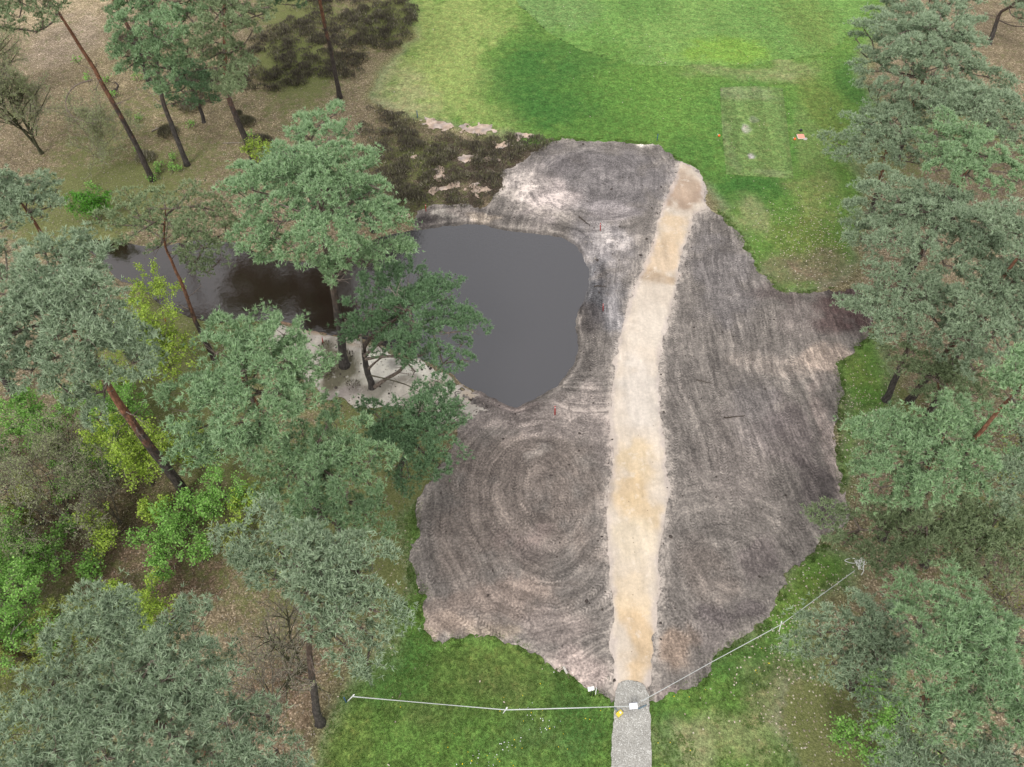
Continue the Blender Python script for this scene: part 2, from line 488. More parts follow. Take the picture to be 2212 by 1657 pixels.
def mat_soil():
    m = NT('disturbed_soil')
    pos = m.pos(); col = m.attr('col', 'Color'); fa = m.attr('flow_a', 'Vector'); fb = m.attr('flow_b', 'Vector')
    wa = m.attr('swirl'); pale = m.attr('pale'); rough = m.attr('rough')
    wob = m.math('MULTIPLY', m.math('SUBTRACT', m.noise(pos, 2.0, 5, 0.65), 0.5), 1.7)
    def streak(v):
        va = m.n('ShaderNodeVectorMath', operation='ADD'); m.L(v, va.inputs[0]); m.L(m.vec(wob, 0.0, 0.0), va.inputs[1]); v = va.outputs[0]
        s1 = m.noise(m.vmul(v, (0.5, 0.7, 0.7)), 1.0, 7, 0.68); s2 = m.noise(m.vmul(v, (1.5, 1.7, 1.7)), 1.0, 4, 0.66)
        return m.math('ADD', m.math('MULTIPLY', s1, 0.6), m.math('MULTIPLY', s2, 0.4))
    st = m.n('ShaderNodeMix'); st.data_type = 'FLOAT'
    m.L(wa, st.inputs[0]); m.L(streak(fb), st.inputs[2]); m.L(streak(fa), st.inputs[3])
    st = st.outputs[0]
    blot = m.noise(pos, 0.7, 8, 0.66)
    fine = m.noise(pos, 9.0, 6, 0.72)
    mid = m.noise(pos, 2.6, 7, 0.7, 0.4)
    stm = m.rng(m.noise(pos, 0.35, 5, 0.6), 0.36, 0.58, 0.55, 1.2)
    st = m.math('ADD', m.math('MULTIPLY', m.math('SUBTRACT', st, 0.5), stm), 0.5)
    f = m.math('ADD', m.math('MULTIPLY', st, 0.86), m.math('MULTIPLY', blot, 0.36))
    f = m.math('ADD', f, -0.200)
    f = m.math('ADD', f, m.math('MULTIPLY', mid, 0.16))
    f = m.math('ADD', f, m.math('MULTIPLY', m.math('SUBTRACT', fine, 0.5), 0.62))
    f = m.math('ADD', f, m.math('MULTIPLY', m.math('MULTIPLY', pale, m.rng(m.noise(pos, 2.2, 8, 0.75), 0.40, 0.58, 0.15, 1.25)), 0.24))
    c = m.ramp(f, [(0.28, (0.42, 0.42, 0.43)), (0.41, (0.86, 0.85, 0.85)), (0.50, (1.38, 1.37, 1.36)), (0.58, (2.05, 2.02, 1.98)), (0.72, (3.5, 3.42, 3.3))])
    c = m.mix(1.0, col, c, 'MULTIPLY')
    # tyre and track tread
    td = m.attr('track_d'); ts = m.attr('track_s')
    chev = m.math('ADD', m.math('MULTIPLY', ts, 34.0), m.math('MULTIPLY', m.math('ABSOLUTE', td), 30.0))
    tread = m.math('SINE', chev)
    band = m.rng(m.math('ABSOLUTE', td), 0.13, 0.21, 1.0, 0.0)
    band = m.math('MULTIPLY', band, m.rng(m.noise(pos, 0.8, 4, 0.6), 0.42, 0.56))
    c = m.mix(m.math('MULTIPLY', band, 0.7), c, m.mix(1.0, c, m.grey(m.rng(tread, -1, 1, 0.66, 1.40)), 'MULTIPLY'))
    # dark crumbs and pale clods
    v = m.voro(pos, 9.0); vs = m.n('ShaderNodeSeparateColor'); m.L(m.voro(pos, 9.0, out='Color'), vs.inputs[0])
    crumb = m.math('MULTIPLY', m.rng(v, 0.14, 0.26, 1, 0), m.math('GREATER_THAN', vs.outputs[0], 0.90))
    c = m.mix(m.math('MULTIPLY', crumb, 0.6), c, m.mix(vs.outputs[1], (0.05, 0.042, 0.038), (0.11, 0.09, 0.08)))
    m.col(c)
    h = m.math('ADD', m.math('MULTIPLY', st, 1.2), m.math('MULTIPLY', fine, 0.8))
    m.bump(h, 0.9, 0.07)
    m.b.inputs['Roughness'].default_value = 0.95
    m.b.inputs['Specular IOR Level'].default_value = 0.12
    return m.m

def mat_sand(name, pale, warm, rut=True):
    m = NT(name)
    pos = m.pos(); col = m.attr('col', 'Color')
    n = m.noise(m.vmul(pos, (1.0, 0.55, 1)), 0.8, 8, 0.68, 0.3)
    n2 = m.noise(pos, 6.0, 6, 0.72); n3 = m.noise(pos, 30.0, 3, 0.7)
    c = m.mix(1.0, col, m.grey(m.rng(n, 0.32, 0.68, 0.80, 1.16)), 'MULTIPLY')
    c = m.mix(1.0, c, m.grey(m.rng(n2, 0.3, 0.7, 0.86, 1.10)), 'MULTIPLY')
    c = m.mix(1.0, c, m.grey(m.rng(n3, 0.3, 0.7, 0.92, 1.07)), 'MULTIPLY')
    c = m.mix(m.rng(m.noise(pos, 1.7, 7, 0.7), 0.56, 0.68, 0, 0.5), c, pale)
    wr = m.noise(m.vmul(pos, (2.6, 0.16, 1)), 1.0, 5, 0.6)
    c = m.mix(1.0, c, m.grey(m.rng(wr, 0.36, 0.64, 0.93, 1.06)), 'MULTIPLY')
    v = m.voro(pos, 3.2); vs = m.n('ShaderNodeSeparateColor'); m.L(m.voro(pos, 3.2, out='Color'), vs.inputs[0])
    sp = m.math('MULTIPLY', m.rng(v, 0.05, 0.14, 1, 0), m.math('GREATER_THAN', vs.outputs[0], 0.9))
    c = m.mix(m.math('MULTIPLY', sp, 0.7), c, (0.13, 0.09, 0.06))
    m.col(c)
    m.bump(m.math('ADD', n2, m.math('MULTIPLY', n3, 0.3)), 0.5, 0.05)
    m.b.inputs['Specular IOR Level'].default_value = 0.12
    return m.m

def mat_gravel():
    m = NT('gravel')
    pos = m.pos()
    v = m.voro(pos, 24.0); vs = m.n('ShaderNodeSeparateColor'); m.L(m.voro(pos, 24.0, out='Color'), vs.inputs[0])
    c = m.ramp(vs.outputs[0], [(0.0, (0.30, 0.285, 0.255)), (0.4, (0.40, 0.385, 0.35)), (0.85, (0.48, 0.465, 0.425)), (1.0, (0.7, 0.69, 0.65))])
    c = m.mix(m.rng(v, 0.35, 0.6, 0, 0.35), c, (0.22, 0.21, 0.19))
    c = m.mix(1.0, c, m.grey(m.rng(m.noise(pos, 1.3, 5), 0.3, 0.7, 0.85, 1.12)), 'MULTIPLY')
    m.col(c); m.bump(v, 0.8, -0.03)
    return m.m

def mat_water():
    m = NT('pond_water')
    pos = m.pos()
    m.col(m.mix(m.attr('silt'), (0.022, 0.014, 0.010), (0.036, 0.034, 0.038)))
    m.b.inputs['Roughness'].default_value = 0.06
    m.b.inputs['IOR'].default_value = 1.5
    m.b.inputs['Specular IOR Level'].default_value = 1.0
    w = m.math('ADD', m.noise(pos, 3.0, 3, 0.5), m.math('MULTIPLY', m.noise(pos, 14.0, 2, 0.5), 0.25))
    m.bump(w, 0.24, 0.03)
    return m.m

def simple(name, c, rough=0.7, nz=0.12, scale=12.0, spec=0.3, bump=0.2):
    m = NT(name)
    o = m.obj()
    n = m.noise(o, scale, 5, 0.65)
    m.col(m.mix(1.0, (*c, 1), m.grey(m.rng(n, 0.3, 0.7, 1 - nz, 1 + nz)), 'MULTIPLY'))
    m.b.inputs['Roughness'].default_value = rough; m.b.inputs['Specular IOR Level'].default_value = spec
    if bump: m.bump(n, bump, 0.02)
    return m.m

M_GROUND = mat_ground(); M_SOIL = mat_soil(); M_GRAVEL = mat_gravel(); M_WATER = mat_water()
M_PATH = mat_sand('path_sand', (0.72, 0.64, 0.55), (0.6, 0.45, 0.28))
M_WSAND = mat_sand('white_sand', (0.74, 0.70, 0.63), (0.5, 0.42, 0.35))

# ------------------------------------------------------------------ ground sheet
G_BRIGHT = (0.16, 0.290, 0.06); G_MID = (0.088, 0.180, 0.035); G_DARK = (0.048, 0.130, 0.028); G_YEL = (0.23, 0.30, 0.09)
G_DRY = (0.27, 0.27, 0.14); G_OLIVE = (0.13, 0.175, 0.045); BROWN = (0.17, 0.13, 0.095)
SPL = [
    (950,90,110,110,G_YEL,.9),(960,180,130,70,G_YEL,.8),(860,200,70,60,G_DRY,.6),(1040,30,80,60,G_YEL,.6),(900,240,80,30,G_DRY,.4),
    (1150,170,120,60,G_DARK,.7),(1240,130,120,40,G_DARK,.65),(1260,230,140,60,G_DARK,.8),(1160,230,80,50,G_DARK,.6),(1330,190,120,40,(0.085,.18,.035),.6),
    (1350,270,120,40,G_MID,.6),(1430,200,120,50,(0.105,.215,.042),.6),(1480,260,80,60,(0.11,.22,.045),.6),(1500,330,60,40,G_DARK,.5),
    (1140,110,50,60,G_DARK,.4),(1040,260,90,40,G_YEL,.4),
    (1600,160,130,14,G_DRY,.45),(1720,150,60,26,G_DRY,.45),(1635,290,120,120,(0.085,.185,.040),.95),(1780,230,40,80,G_OLIVE,.6),(1850,180,30,60,G_DARK,.7),(1765,330,30,90,(0.15,.21,.07),.6),  # the dark green at the eastern crown edge is painted tree shade
    (1640,405,90,16,G_DARK,.8),(1600,430,60,30,G_DARK,.6),(1545,400,30,30,G_DARK,.4),(1760,430,50,60,(0.2,.23,.08),.6),(1740,520,80,60,G_OLIVE,.7),(1700,590,70,40,BROWN,.55),
    (1780,590,60,50,BROWN,.6),(1620,470,40,40,G_DRY,.5),
    (1860,860,50,50,G_MID,.7),(1850,790,40,40,G_OLIVE,.5),
    (1000,1500,220,90,(0.092,.150,.036),.9),(850,1480,90,60,G_DARK,.55),(1150,1600,160,50,(0.085,.15,.045),.8),(1080,1480,70,25,(0.11,.15,.045),.8),(950,1560,50,30,(0.10,.135,.045),.7),(1220,1500,50,40,(0.06,.125,.03),.7),(1180,1450,60,20,(0.06,.12,.03),.6),(1000,1590,90,60,G_MID,.5),(1260,1560,60,70,G_DARK,.5),
    (900,1400,60,60,G_DARK,.6),(870,1320,50,60,(0.07,.14,.02),.6),(760,1600,60,80,G_OLIVE,.6),(1120,1440,120,30,G_OLIVE,.35),
    (1750,1290,80,70,(0.12,.19,.04),.7),(1600,1430,110,30,(0.065,.145,.032),.8),(1460,1530,50,40,G_MID,.6),(1480,1620,80,60,(0.24,.25,.13),.75),(1600,1600,100,70,(0.2,.22,.10),.7),
    (1680,1500,70,60,(0.19,.18,.10),.6),(1440,1600,20,80,G_DARK,.5),
]
PEAT = (0.062, 0.052, 0.046)
LITTER = [(1000,370,170,75,PEAT,1),(850,330,90,110,(0.08,.075,.05),.9),(900,420,60,50,PEAT,1),(1120,320,80,25,PEAT,1),(650,110,140,90,(0.09,.085,.055),.7),(820,50,90,70,(0.12,.12,.06),.6),
    (120,10,160,50,(0.37,.33,.26),.9),(140,90,70,50,(0.27,.24,.22),.7),(330,200,220,120,(0.25,.225,.16),.8),(560,240,160,50,(0.27,.245,.18),.8),(780,180,60,40,(0.24,.22,.16),.6),
    (250,1220,140,60,(0.155,.115,.095),.8),(400,1270,90,50,(0.15,.11,.09),.8),(60,1130,120,80,(0.1,.085,.06),.8),(120,1350,90,60,(0.08,.07,.05),.8),(300,1080,90,60,(0.09,.08,.05),.8),
    (660,1480,80,80,(0.2,.155,.13),.8),(560,1560,100,80,(0.2,.155,.125),.8),(2100,1180,120,50,(0.15,.13,.09),.6),(2150,900,100,200,(0.1,.09,.065),.7),(2100,300,140,160,(0.09,.08,.06),.7),(1980,1260,60,40,(0.14,.11,.09),.6),(1800,1330,50,40,(0.2,.16,.13),.7)]
def forest_leafy(x, y):
    s = 0
    for (u, v, r, a) in ((1790,560,3.5,.75),(1760,470,3.0,.45),(1850,880,2.6,.7),(1770,1290,2.6,.8),(1850,1000,2.5,.5),(1700,1380,2.5,.45),(820,1250,2.5,.45),(1660,1560,3,.15),(1850,1600,3,.4),(730,780,2,.3)):
        p = P(u, v); s = s + a * np.exp(-((x - p[0]) ** 2 + (y - p[1]) ** 2) / r ** 2)
    return np.clip(s, 0, 1)

def lawn_mask(x, y):
    d = np.minimum(np.minimum(sdf(x, y, W['LA']), sdf(x, y, W['LB'])), sdf(x, y, W['LC']))
    return sstep(1.2, -1.2, d + 1.2 * fbm(x * 0.4, y * 0.4, 3, 31)), d

def moss_mask(x, y):
    s = 0
    for (u, v, r, a) in ((160,470,3.2,1.2),(120,440,3,1.0),(210,460,2,1.2),(400,900,3,1.0),(420,720,4,1.5),(370,760,4,1.3),(660,170,3,.8),(630,130,3,1.),(620,110,2.,1.),(640,20,4,1.0),(840,30,3,.9),
                         (830,60,3,.7),(700,790,2,.6),(560,1050,4,.7),(740,1150,5,.8),(860,1200,3,.8),(870,1060,3,.8),(830,900,3,1.),(250,260,4,.35),(320,390,4,.5),(450,330,3,.3),(640,230,3,.4),(400,200,3,.3),(180,330,3,.35),(260,430,4,.6),
                         (900,340,3,.5),(20,1560,4,1.2),(60,1440,4,1.0),(1950,880,2,.6),(2080,250,5,.5),(1880,330,4,.9),(2150,1130,4,.5),(1800,1550,4,.6),(1850,1640,3,.7),(900,460,3,.4)):
        p = P(u, v); s = s + a * np.exp(-((x - p[0]) ** 2 + (y - p[1]) ** 2) / r ** 2)
    return np.clip(s, 0, 1.5)

def ground_attrs(x, y, extra=None):
    lm, _ = lawn_mask(x, y)
    col = paint(x, y, (0.105, 0.195, 0.042), SPL if extra is None else extra)
    br = paint(x, y, (0.225, 0.20, 0.155), LITTER, seed=19)
    c2 = col.copy()
    c2[:, :3] = col[:, :3] * lm[:, None] + br[:, :3] * (1 - lm[:, None])
    return dict(col=c2, lawn=lm, moss=moss_mask(x, y), leafy=forest_leafy(x, y))

def sheet(name, field, bnd, step, mat, off, attrs, relief=None):
    x, y, q, t = grid_region(*bnd, step, field)
    pd = pond_d(x, y)
    z = height(x, y, pd) + off
    if relief is not None: z = z + relief(x, y)
    me = mesh_np(name, np.stack([x, y, z], -1), [q, t], attrs(x, y, pd), True)
    o = link(name, me, mat)
    o['kind'] = 'structure'
    return o

# one sheet to the horizon: fine where it is seen, coarse beyond
gx = np.concatenate([-np.geomspace(1200, 62, 14), np.arange(-60, 60.1, 0.3), np.geomspace(62, 1200, 14)])
gy = np.concatenate([-np.geomspace(300, 2, 10), np.arange(0, 90.1, 0.3), np.geomspace(92, 1400, 14)])
X, Y = np.meshgrid(gx, gy, indexing='xy')
ny, nx = X.shape
idx = np.arange(nx * ny).reshape(ny, nx)
xq = X.ravel(); yq = Y.ravel()
zq = height(xq, yq)
q = np.stack([idx[:-1, :-1], idx[:-1, 1:], idx[1:, 1:], idx[1:, :-1]], -1).reshape(-1, 4)
g = link('ground', mesh_np('ground', np.stack([xq, yq, zq], -1), q, ground_attrs(xq, yq), True), M_GROUND)
g['kind'] = 'structure'

def rough_field(poly, amp, sc, seed):
    return lambda x, y: sdf(x, y, poly) + amp * fbm(x * sc, y * sc, 5, seed)

FAIRSPL = [(1350,60,200,60,(0.12,.235,.055),.9),(1500,60,150,90,(0.155,.265,.07),.85),(1640,60,140,60,(0.11,.21,.055),.6),(1200,20,120,40,(0.14,.225,.08),.6),(1330,110,60,25,G_MID,.5),(1560,110,100,30,(0.17,.3,.04),.6),(1750,50,60,60,G_OLIVE,.5),(1400,0,60,40,G_DARK,.35)]
def fair_attr(x, y, pd):
    a = ground_attrs(x, y, [])
    a['col'] = paint(x, y, (0.13, 0.24, 0.06), FAIRSPL)
    st = 1 + 0.05 * np.sin(x * 1.6 + y * 0.25)
    a['col'][:, :3] *= st[:, None]
    a['lawn'] = np.full(len(x), 1.3); a['moss'] = np.zeros(len(x)); a['leafy'] = np.full(len(x), 0.006)
    return a
sheet('fairway', rough_field(W['FAIR'], 0.5, 0.8, 41), bounds(W['FAIR']), 0.3, M_GROUND, 0.012, fair_attr)
def tee_attr(x, y, pd):
    a = ground_attrs(x, y, [])
    p1, p2 = P(1622, 280), P(1626, 330)
    a['col'] = paint(x, y, (0.125, 0.200, 0.062), [(1622,280,12,7,(0.42,.38,.36),1.3),(1626,330,11,8,(0.36,.33,.32),1.1),(1650,265,9,5,(0.3,.3,.27),.7),(1660,300,40,60,(0.14,.22,.065),.6),(1600,205,70,14,(0.17,.22,.10),.8),(1665,378,40,10,(0.18,.225,.10),.8),(1570,290,10,80,(0.16,.22,.09),.6)])
    st = 1 + 0.16 * np.sign(np.sin((x - 0.12 * y) * 2.6)) * 0.6
    a['col'][:, :3] *= st[:, None]
    a['lawn'] = np.full(len(x), 1.3); a['moss'] = np.zeros(len(x)); a['leafy'] = np.full(len(x), 0.01)
    return a
sheet('tee_box', rough_field(W['TEE'], 0.05, 3, 42), bounds(W['TEE']), 0.15, M_GROUND, 0.02, tee_attr)

# machine tracks: polylines whose tread shows in the soil
def arc(c, rx, ry, a0, a1, n=26):
    t = np.radians(np.linspace(a0, a1, n))
    return np.stack([c[0] + rx * np.cos(t), c[1] + ry * np.sin(t)], -1)
TR = []
for (rx, ry, a0, a1, dx, dy) in ((1.6,1.9,20,330,0,0),(2.4,3.0,80,350,.1,-.3),(3.6,4.2,100,330,0,-.6),(4.9,5.6,150,370,-.1,-1.2),(5.6,6.7,170,330,0,-1.6),(6.3,8.0,175,300,.2,-2.2)):
    TR.append(arc(SW1 + np.array([dx, dy]), rx, ry, a0, a1))
for (rx, ry, a0, a1) in ((1.4,1.6,0,330),(2.5,3.2,120,400),(3.6,4.4,180,420)):
    TR.append(arc(SW2, rx, ry, a0, a1))
for (r, a0, a1) in ((1.8,60,300),(3.0,90,330),(4.0,180,350)):
    TR.append(arc(SW4, r, r * 1.15, a0, a1))
for pl in ([(1505,480),(1520,600),(1540,700),(1590,780),(1640,850)],[(1540,500),(1590,620),(1650,700),(1690,760)],[(1480,560),(1462,760),(1458,900),(1462,1060),(1455,1200)],
           [(1475,620),(1500,800),(1520,950),(1530,1080)],[(1560,560),(1560,700),(1590,820),(1600,980),(1620,1100)],[(1630,640),(1690,690),(1760,740)],[(1690,700),(1670,820),(1660,940)],
           [(1650,860),(1655,1000),(1640,1120),(1590,1160),(1520,1180)],[(1720,880),(1725,1000),(1700,1110),(1640,1190)],[(1330,560),(1300,700),(1300,800),(1250,880)],[(1345,600),(1318,740),(1316,860),(1290,960)],
           [(1470,1250),(1500,1340),(1580,1370)],[(1500,880),(1496,1000),(1490,1120)]):
    a = PP(pl)
    n = 30; s = np.linspace(0, len(a) - 1, n); ii = np.minimum(s.astype(int), len(a) - 2); fr = (s - ii)[:, None]
    TR.append(a[ii] * (1 - fr) + a[ii + 1] * fr)

def soil_attr(x, y, pd):
    def polar(c, sx, sy):
        wx = x - c[0] + 1.5 * fbm(x * 0.16, y * 0.16, 3, 60); wy = y - c[1] + 1.5 * fbm(x * 0.16 + 9, y * 0.16, 3, 61)
        r = np.hypot(wx / sx, wy / sy); r = r + 1.1 * fbm(x * .7, y * .7, 3, 63) * np.exp(-r / 2.5); th = np.arctan2(wy / sy, wx / sx)
        return np.hypot(x - c[0], (y - c[1]) / 1.25), np.stack([r * 5.2, np.cos(th) * 1.0, np.sin(th) * 1.0], -1)
    d1, f1 = polar(SW1 + np.array([0, -1.0]), 1.0, 1.2)
    _, f1b = polar(SW1 + np.array([1.6, -4.2]), 1.25, .9)
    _, f1c = polar(SW1 + np.array([-1.5, -6.5]), 1.1, 1.3)
    nb_ = fbm(x * 0.17, y * 0.17, 2, 65)
    f1 = np.where((nb_ > 0.25)[:, None], f1b + 11, f1)
    d2, f2 = polar(SW2, 1.15, 1.25)
    _, f2b = polar(SW2 + np.array([-2.4, -1.6]), 1.3, 1.0)
    f2 = np.where((nb_ > 0.2)[:, None], f2b + 7, f2)
    d4, f4 = polar(SW4, 1.0, 1.1)
    sel = np.argmin(np.stack([d1 / 8.5, d2 / 6.0, d4 / 4.2]), 0)
    fa = np.where((sel == 0)[:, None], f1, np.where((sel == 1)[:, None], f2, f4 + 30))
    dm = np.min(np.stack([d1 / 8.5, d2 / 6.0, d4 / 4.2]), 0)
    swirl = sstep(1.15, 0.85, dm) * np.where(sel == 2, .62, np.where(sel == 1, .68, .84)) * sstep(0.02, .22, dm + .08)
    # straight passes follow the path, swinging right across the eastern field
    east = P(1560, 800)
    bend = 0.9 * np.sin((y - 18) * 0.13)
    fb = np.stack([(x + bend + 0.35 * fbm(x * 0.3, y * 0.3, 3, 62)) * 4.6, y * 0.28, np.zeros_like(x)], -1)
    # nearest track
    td = np.full(len(x), 9.0); ts = np.zeros(len(x))
    for pl in TR:
        for off in (-0.95, 0.95):
            tg = np.gradient(pl, axis=0); tg = tg / (np.linalg.norm(tg, axis=1, keepdims=True) + 1e-9)
            pp = pl + off * np.stack([-tg[:, 1], tg[:, 0]], -1)
            bb = (x > pp[:, 0].min() - .5) & (x < pp[:, 0].max() + .5) & (y > pp[:, 1].min() - .5) & (y < pp[:, 1].max() + .5)
            ix = np.nonzero(bb)[0]
            if not len(ix): continue
            s0 = 0.0; bx, by = x[ix], y[ix]; best = np.full(len(ix), 9.0); bs = np.zeros(len(ix)); bd = np.full(len(ix), 9.0)
            for i in range(len(pp) - 1):
                ex, ey = pp[i + 1] - pp[i]; L = math.hypot(ex, ey) + 1e-9
                t = np.clip(((bx - pp[i, 0]) * ex + (by - pp[i, 1]) * ey) / L ** 2, 0, 1)
                rx_, ry_ = bx - pp[i, 0] - t * ex, by - pp[i, 1] - t * ey
                dd = np.hypot(rx_, ry_)
                sg = np.sign(ex * ry_ - ey * rx_)
                b = dd < best
                best = np.where(b, dd, best); bs = np.where(b, s0 + t * L, bs); bd = np.where(b, dd * sg, bd)
                s0 += L
            b = best < np.abs(td[ix])
            td[ix] = np.where(b, bd, td[ix]); ts[ix] = np.where(b, bs, ts[ix])
    BR = (0.130, 0.109, 0.096); GR = (0.125, 0.115, 0.115); PK = (0.17, 0.146, 0.134); TAN = (0.22, 0.18, 0.14); BK = (0.06, 0.052, 0.05)
    col = paint(x, y, (0.132, 0.118, 0.107), [
        (1120,1080,190,190,BR,.9),(1290,390,170,70,GR,.8),(1180,420,70,50,(0.22,.19,.18),.8),(1130,400,50,40,(0.22,.195,.18),.7),(1310,540,70,60,(0.2,.185,.185),.7),(1310,640,50,90,(0.13,.125,.13),.8),
        (1270,690,25,50,BK,.6),(1290,600,20,60,(0.1,.1,.105),.6),(1330,460,60,30,(0.2,.18,.18),.6),(1200,900,120,50,PK,.7),(1060,910,60,40,PK,.7),(1100,860,80,30,(0.16,.13,.12),.6),(1300,900,40,90,PK,.6),
        (1560,600,70,100,GR,.6),(1690,790,110,28,(0.19,.162,.142),.6),(1780,780,70,25,(0.3,.24,.2),.7),(1740,700,60,40,PK,.6),(1840,660,50,50,(0.06,.04,.038),.95),(1800,690,40,40,(0.09,.062,.058),.8),
        (1690,640,70,20,(0.1,.08,.075),.6),(1780,1080,50,60,BK,.9),(1640,900,60,80,(0.11,.1,.1),.5),(1600,1000,90,100,PK,.4),(1720,950,70,70,(0.12,.1,.098),.6),(1800,950,20,120,(0.24,.2,.18),.8),
        (1560,1370,60,50,(0.11,.095,.09),.6),(1600,1330,80,30,(0.1,.085,.085),.6),(1470,1400,50,40,(0.22,.16,.12),.6),(1540,1240,60,60,BR,.6),(1650,1200,60,40,(0.11,.092,.09),.6),
        (1000,1360,90,30,(0.28,.22,.18),.8),(1100,1300,140,40,(0.21,.165,.14),.6),(1080,1380,60,20,TAN,.6),(1250,1450,60,50,(0.27,.22,.2),.75),(1200,1350,60,40,(0.2,.165,.15),.5),(940,1340,40,30,(0.25,.2,.17),.6),
        (1230,350,50,20,(0.1,.09,.09),.6),(1160,310,40,15,(0.09,.08,.08),.5),(1460,1500,40,20,(0.2,.165,.15),.6),(962,462,22,10,(0.34,.31,.27),1.),(1010,460,40,12,(0.3,.26,.23),.7),(1040,465,30,8,(0.4,.33,.26),.6),(905,480,30,14,BK,.9),
        (1150,985,26,9,(0.25,.22,.195),.8),(1400,312,30,8,(0.55,.5,.45),.9),(1310,520,20,15,(0.24,.22,.21),.6),(1120,1165,60,30,(0.17,.13,.12),.4),(1150,1200,60,20,(0.1,.085,.08),.4)])
    # wet dark rim at the water line
    rim = sstep(0.22, 0.02, pd) * 0.35
    col[:, :3] *= (1 - rim)[:, None]
    pale = 0.9 * np.exp(-(np.minimum(np.abs(sdf(x, y, W['PATH'])) + .3 * np.abs(fbm(x * 2, y * 2, 3, 97)), 9) / 0.42) ** 2)
    edge = sdf(x, y, W['SOIL'])
    pale = pale + 0.6 * np.exp(-((pd - .16) / .10) ** 2) * sstep(-.25, .15, fbm(x * .9, y * .9, 4, 99)) - .5 * np.exp(-((pd - .75) / .4) ** 2)
    pale = pale + 0.35 * np.exp(-(np.abs(edge) / 0.35) ** 2) * (vnoise(x * 0.8, y * 0.8, 71) > -0.1)
    for (u, v, r, a) in ((1120,400,1.6,.6),(1160,440,2.2,.45),(1300,560,2.2,.3),(1190,450,2,.35),(1240,860,1.6,.4),(1030,890,1.5,.3),(1690,790,2,.3),(1230,1460,1.6,.3),(1340,520,1.2,.5)):
        p = P(u, v); pale = pale + a * sstep(.12, .7, np.exp(-((x - p[0]) ** 2 + (y - p[1]) ** 2) / r ** 2) * (1 + 1.3 * fbm(x * 1.2, y * 1.2, 5, 98)))
    td = np.abs(td)
    return dict(col=col, flow_a=fa, flow_b=fb, swirl=swirl, pale=pale, track_d=td, track_s=ts, rough=np.zeros(len(x)))

def soil_relief(x, y):
    e = sstep(0.0, -0.35, sdf(x, y, W['SOIL']))
    return e * (0.05 * (fbm(x * 2.2, y * 2.2, 4, 81) + 0.3) + 0.02 * (fbm(x * 7, y * 7, 2, 82) + .3))
sheet('bare_soil', (lambda x, y: sdf(x, y, W['SOIL']) + 0.45 * fbm(x * 1.1, y * 1.1, 6, 43) + 0.22 * vnoise(x * 6, y * 6, 44)), bounds(W['SOIL']), 0.11, M_SOIL, 0.035, soil_attr, soil_relief)

def sandb_attr(x, y, pd):
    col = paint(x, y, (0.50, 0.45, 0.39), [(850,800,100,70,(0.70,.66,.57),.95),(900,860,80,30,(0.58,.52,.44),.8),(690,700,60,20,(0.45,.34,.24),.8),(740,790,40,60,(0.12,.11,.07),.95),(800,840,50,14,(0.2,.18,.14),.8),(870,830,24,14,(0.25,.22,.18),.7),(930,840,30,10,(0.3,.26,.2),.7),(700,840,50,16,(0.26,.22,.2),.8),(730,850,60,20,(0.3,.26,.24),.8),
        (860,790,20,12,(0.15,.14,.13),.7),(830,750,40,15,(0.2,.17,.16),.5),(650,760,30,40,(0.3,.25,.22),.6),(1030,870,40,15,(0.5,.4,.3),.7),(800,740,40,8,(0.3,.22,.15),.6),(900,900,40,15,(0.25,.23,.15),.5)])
    rim = sstep(0.35, 0.0, pd) * 0.45
    col[:, :3] = col[:, :3] * (1 - rim[:, None]) + np.array((0.16, 0.09, 0.05)) * rim[:, None]
    return dict(col=col)
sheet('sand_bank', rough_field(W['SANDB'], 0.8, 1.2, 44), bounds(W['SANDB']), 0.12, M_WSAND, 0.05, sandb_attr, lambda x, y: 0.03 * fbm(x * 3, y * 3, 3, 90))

def path_attr(x, y, pd):
    d = sdf(x, y, W['PATH'])
    col = paint(x, y, (0.57, 0.49, 0.405), [(1490,430,40,30,(0.33,.235,.17),.9),(1480,400,25,40,(0.42,.32,.24),.8),(1455,500,40,50,(0.56,.43,.29),.85),(1440,560,50,40,(0.55,.42,.29),.8),(1430,600,50,16,(0.36,.26,.17),.7),
        (1370,1000,60,60,(0.62,.48,.30),.7),(1350,1070,50,50,(0.55,.41,.25),.8),(1380,1120,50,40,(0.62,.47,.29),.7),(1370,1300,45,60,(0.60,.47,.31),.7),(1375,1390,40,80,(0.58,.43,.27),.9),(1370,1180,50,40,(0.64,.54,.4),.7),(1370,1240,50,40,(0.62,.52,.4),.5),
        (1385,850,50,80,(0.60,.545,.49),.6),(1400,700,50,60,(0.61,.54,.46),.6)], seed=13)
    e = sstep(-0.35, -0.02, d + 0.25 * fbm(x * 2, y * 2, 3, 92))
    col[:, :3] = col[:, :3] * (1 - e[:, None] * .7) + np.array((0.46, 0.395, 0.36)) * e[:, None] * .7
    return dict(col=col)
def path_relief(x, y):
    e = sstep(0.0, -0.3, sdf(x, y, W['PATH']))
    return 0.05 * e + 0.03 * fbm(x * 2, y * 2, 3, 93) * e
sheet('sand_path', rough_field(W['PATH'], 0.26, 1.5, 45), bounds(W['PATH']), 0.1, M_PATH, 0.075, path_attr, path_relief)
sheet('gravel_path', rough_field(W['GRAVEL'], 0.07, 5.0, 46), bounds(W['GRAVEL']), 0.1, M_GRAVEL, 0.155, lambda x, y, pd: dict(col=paint(x, y, (.4, .39, .36), [])), lambda x, y: 0.03 * fbm(x * 6, y * 6, 2, 94))

